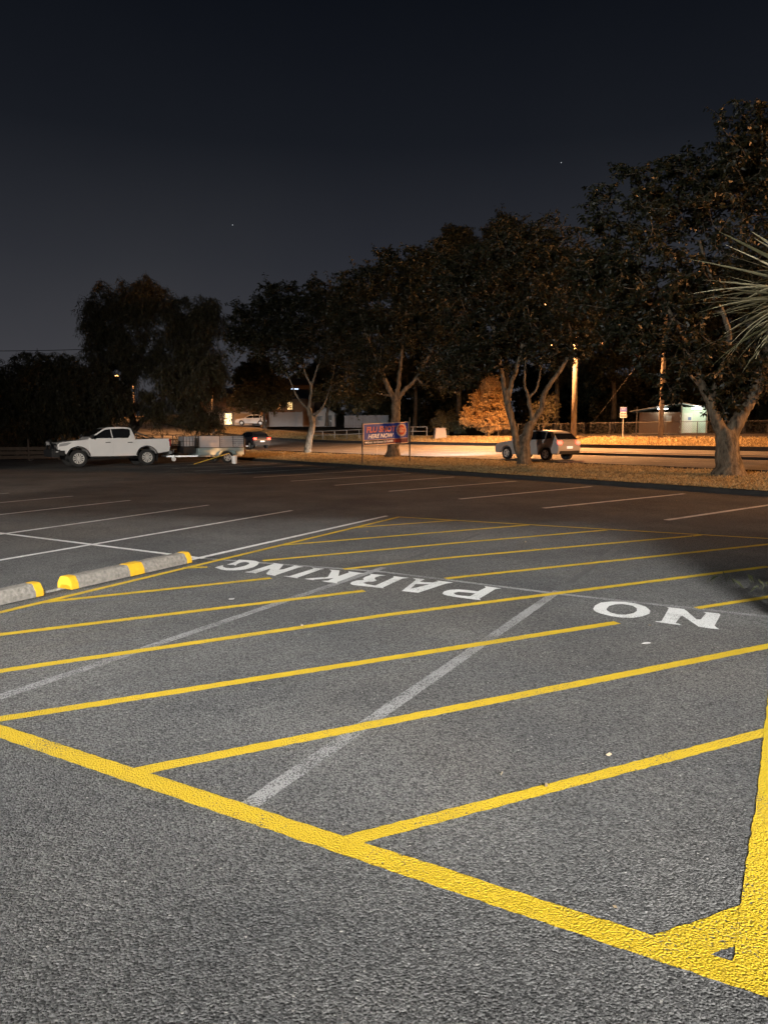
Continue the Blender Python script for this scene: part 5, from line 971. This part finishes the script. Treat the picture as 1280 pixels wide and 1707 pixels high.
# white wall in front, gable shed, paling fence
hx, hy, hz = (-13.05, 98.0, 2.485)
wl_ = empty('garden_wall', (hx, hy, hz), 0, 'long white garden wall in front of the amber window house', 'wall')
for i in range(5): MB().box((-2.2+.9*i-.0, 0, .98), (.885, .14, 1.96)).build('panel', paint_w, wl_)
for i in range(6): MB().box((-2.65+.9*i, -.03, 1.0), (.10, .24, 2.1)).build('pier', paint_w, wl_)
hx, hy, hz = (-8.01, 96.0, 2.465)
shd = empty('garden_shed', (hx, hy, hz), 0, 'small white gabled shed behind the leaning street tree', 'shed')
m = MB(); m.prism([(-1.4, 0), (1.4, 0), (1.4, 1.65), (0, 2.45), (-1.4, 1.65)], lambda u, v, w: (u, w, v), (0, 2.4)); m.build('wall', paint_w, shd)
m = MB(); m.prism([(-1.6, 1.60), (0, 2.53), (1.6, 1.60), (1.6, 1.67), (0, 2.61), (-1.6, 1.67)], lambda u, v, w: (u, w, v), (-.2, 2.6)); m.build('roof', paint_w, shd)
fr = MB().box((.6, -.03, .75), (.75, .06, 1.5)).build('door', M['black'], shd); MB().box((.85, -.075, .75), (.05, .03, .12)).build('handle', M['galv'], fr)
MB().box((-.6, -.03, 1.1), (.7, .05, .55)).build('window', M['glass'], shd)
a, b = Vector((-5.23, 94.0)), Vector((0.62, 92.0)); z0 = 2.288
pf = empty('paling_fence', (a.x, a.y, z0), math.atan2((b-a).y, (b-a).x), 'grey upright paling fence behind the banner', 'fence'); n = 26; Lp = (b-a).length
for i in range(n): MB().box((Lp*(i+.5)/n, .01*(i % 2), .80+.02*math.sin(i*2.3)), (Lp/n-.02, .025, 1.6)).build('paling', paling, pf)
for z in (.4, 1.3): MB().box((Lp/2, .05, z), (Lp, .05, .09)).build('rail', paling, pf)
x, y, z = (-18.622, 100.0, 2.673)
cw = build_car('parked_car', (x, y, z), math.radians(188), 'white car parked by the garage of the brown house', (.6, .6, .58), None, False)

# ------------------------------------------------------------------ park shed on the right
hx, hy = (29.463, 72.0); hz = ground_z(hx, hy)
ks = empty('park_shed', (hx, hy, hz), math.radians(-24), 'small park building with white lights under its sloping roof', 'building')
brick_d = simple('brown_block', (.13, .085, .06), .85, var=.3, scale=9); pale_g = simple('pale_green_sheet', (.5, .56, .46), .6)
MB().box((0.2, 0, -.02), (8.2, 6.4, .12)).build('slab', M['path'], ks)
MB().box((-1.5, .4, 1.05), (3.8, 3.8, 2.1)).build('wall', brick_d, ks)
for i in range(8):
    for j in range(10):
        MB().box((-3.2+.38*j+(.19 if i % 2 else 0)+.0, -1.52, .13+.26*i), (.365, .04, .245)).build('block', brick_d, ks)
        if j > 8: break
for k in range(14): MB().box((.55+.16*k, .9, 1.35), (.15, .05, 2.6)).build('sheet_rib', pale_g, ks)
MB().box((1.7, .95, 1.35), (2.3, .04, 2.6)).build('wall', pale_g, ks); MB().box((2.88, 0, 1.3), (.03, 2.0, 2.5)).build('wall', pale_g, ks)
MB().box((.5, .3, 2.42), (.06, 3.4, .62)).build('infill', pale_g, ks)
for k in range(9): MB().box((2.85, -.95+.22*k, 1.3), (.05, .2, 2.5)).build('sheet_rib', pale_g, ks)
for px_, py_ in ((.55, -1.6), (2.8, -1.6), (2.8, 2.2), (-3.6, -1.9)): MB().box((px_, py_, 1.3), (.1, .1, 2.7)).build('post', M['rail'], ks)
m = MB(); p = [Vector((-4.3, -2.2, 2.15)), Vector((.55, -2.2, 2.95)), Vector((.55, 3.0, 2.95)), Vector((-4.3, 3.0, 2.15))]; m.v = p+[q+Vector((0, 0, .09)) for q in p]; m.f = [[0,1,2,3],[7,6,5,4],[0,4,5,1],[1,5,6,2],[2,6,7,3],[3,7,4,0]]; m.build('roof', M['galv'], ks)
m = MB(); p = [Vector((.56, -2.2, 2.95)), Vector((3.3, -2.2, 2.35)), Vector((3.3, 3.0, 2.35)), Vector((.56, 3.0, 2.95))]; m.v = p+[q+Vector((0, 0, .09)) for q in p]; m.f = [[0,1,2,3],[7,6,5,4],[0,4,5,1],[1,5,6,2],[2,6,7,3],[3,7,4,0]]; m.build('roof', M['galv'], ks)
MB().box((1.1, .86, 1.05), (.8, .04, 2.0)).build('door', simple('door_white', (.6, .6, .55), .6), ks); MB().box((1.25, .82, 1.5), (.3, .03, .3)).build('notice', simple('notice', (.15, .2, .35), .6), ks)
MB().box((-.6, -1.56, 1.45), (.5, .04, .6)).build('vent', M['rail'], ks)
for lx, lz in ((-1.2, 2.42), (1.9, 2.42)):
    MB().box((lx, -1.75, lz), (.9, .12, .08)).build('batten_light', emit_mat('lit_batten', (.95, 1, .92), 22), ks)
    l = bpy.data.lights.new('batten_glow', 'POINT'); l.energy = 80 if lx < 0 else 120; l.color = (.92, 1, .82); l.shadow_soft_size = .1
    lo = bpy.data.objects.new('batten_glow', l); C.objects.link(lo); lo.parent = ks; lo.location = (lx, -1.75 if lx < 0 else -.6, lz-.15)
# stars
for (x, y, z), r in (((-185.366, 900.0, 255.925), .55), ((214.984, 900.0, 328.897), .6)):
    bm = bmesh.new(); bmesh.ops.create_icosphere(bm, subdivisions=1, radius=r); me = bpy.data.meshes.new('star'); bm.to_mesh(me); bm.free(); me.materials.append(M.setdefault('star', emit_mat('starlight', (.9, .95, 1), .6)))
    o = bpy.data.objects.new('star', me); C.objects.link(o); o.location = (x, y, z)
    tag(o, 'faint star above the left trees' if x < 0 else 'faint star to the left of the tallest tree', 'star')

# ------------------------------------------------------------------ floodlight that lights the car park from behind the camera
fp = Vector(FLOOD_POS); aim = Vector((-.3, 5.2, 0)); d = (aim-fp).normalized()
fl = empty('floodlight', (fp.x, fp.y-.5, 0), 0, 'white floodlight on a steel pole behind the camera', 'light')
MB().tube([(0, 0, -.1), (0, 0, fp.z+.1)], .07, 10).build('pole', M['galv'], fl)
MB().box((0, .18, fp.z), (.34, .22, .24)).build('housing', M['steel'], fl, bevel=.02)
row = Vector((6.231-(-4.777), 11.374-12.702, 0)).normalized()
MB().bar(Vector((0, .33, fp.z+.16))-row*1.5, Vector((0, .33, fp.z+.16))+row*1.5, .12, .08).build('lamp_rail', M['steel'], fl)
for k in range(7):
    o_ = row*(k-3)*.45
    lo = spot_light('flood_beam', (o_.x, .5+o_.y, fp.z), (aim.x-fp.x+o_.x, aim.y-fp.y+.5+o_.y, 0), FLOOD_W/7, WHITE, 62, .9, .006, fl); lo.scale = (1, .42, 1)
# visor: unseen straight plate added to end the beam beyond the hatched area
e0, e1 = Vector((-4.777, 12.702, 0)), Vector((6.231, 11.374, 0))
k0, k1 = fp.lerp(e0, .028), fp.lerp(e1, .028); ax = (k1-k0); k0, k1 = k0-row*1.9, k1+row*1.9
v = [k0, k1, k1+Vector((0, -.50, .30)), k0+Vector((0, -.50, .30))]; off = Vector((fp.x, fp.y-.5, 0)); v = [q-off for q in v]
m = MB(); m.v = v+[q+Vector((0, .01, .02)) for q in v]; m.f = [[0,1,2,3],[7,6,5,4],[0,4,5,1],[1,5,6,2],[2,6,7,3],[3,7,4,0]]; m.build('cutoff_plate', M['black'], fl)
# unseen plates added below some lamps to darken the ground near the camera
for k in range(3):
    P0 = Vector((0, .5, fp.z))+row*(k-3)*.45; W0 = P0+off; sh_ = Vector((.0, .22*(k-1.5), 0))
    a0, a1 = Vector((-1.553, 2.71, 0))+sh_, Vector((0.428, 1.784, 0))+sh_
    q0, q1 = W0.lerp(a0, .012), W0.lerp(a1, .012); ex = q1-q0; q0, q1 = q0-ex*.9-off, q1+ex*.5-off
    m = MB(); v = [q0, q1, q1+Vector((0, -.05, -.09)), q0+Vector((0, -.05, -.09))]; m.v = v+[q+Vector((0, .004, 0)) for q in v]; m.f = [[0,1,2,3],[7,6,5,4],[0,4,5,1],[1,5,6,2],[2,6,7,3],[3,7,4,0]]; m.build('shade_plate', M['black'], fl)
# unseen fill lamp added for the trees, truck, trailer and far asphalt
wp = empty('fill_light', (-13.0, -8.0, 0), 0, 'unseen white fill light on a pole added behind the camera', 'light')
MB().tube([(0, 0, -.1), (0, 0, 5)], .08, 10).build('pole', M['galv'], wp); MB().box((0, .1, 5.05), (.4, .4, .12)).build('head', M['steel'], wp, bevel=.02)
spot_light('truck_fill_beam', (0, .3, 4.95), (2.1, 43, 1.0), FILL_W, (1, .85, .70), 19, .6, .06, wp)
spot_light('fill_wash', (0, .35, 4.95), (12, 30, 0), 25000, (1, .97, .93), 80, .8, .06, wp)
# small unseen spotlight added to brighten the spiky plant
sf = empty('plant_spotlight', (4.6, -3.5, 0), 0, 'small unseen spotlight added behind the camera for the spiky plant', 'light')
MB().tube([(0, 0, -.1), (0, 0, 2.9)], .05, 8).build('pole', M['galv'], sf); MB().box((0, .05, 2.95), (.2, .25, .14)).build('head', M['steel'], sf, bevel=.02)
spot_light('plant_beam', (0, .25, 2.9), (-1.5, 8.85, 2.6), 1700, (1, .97, .88), 17, .7, .03, sf)
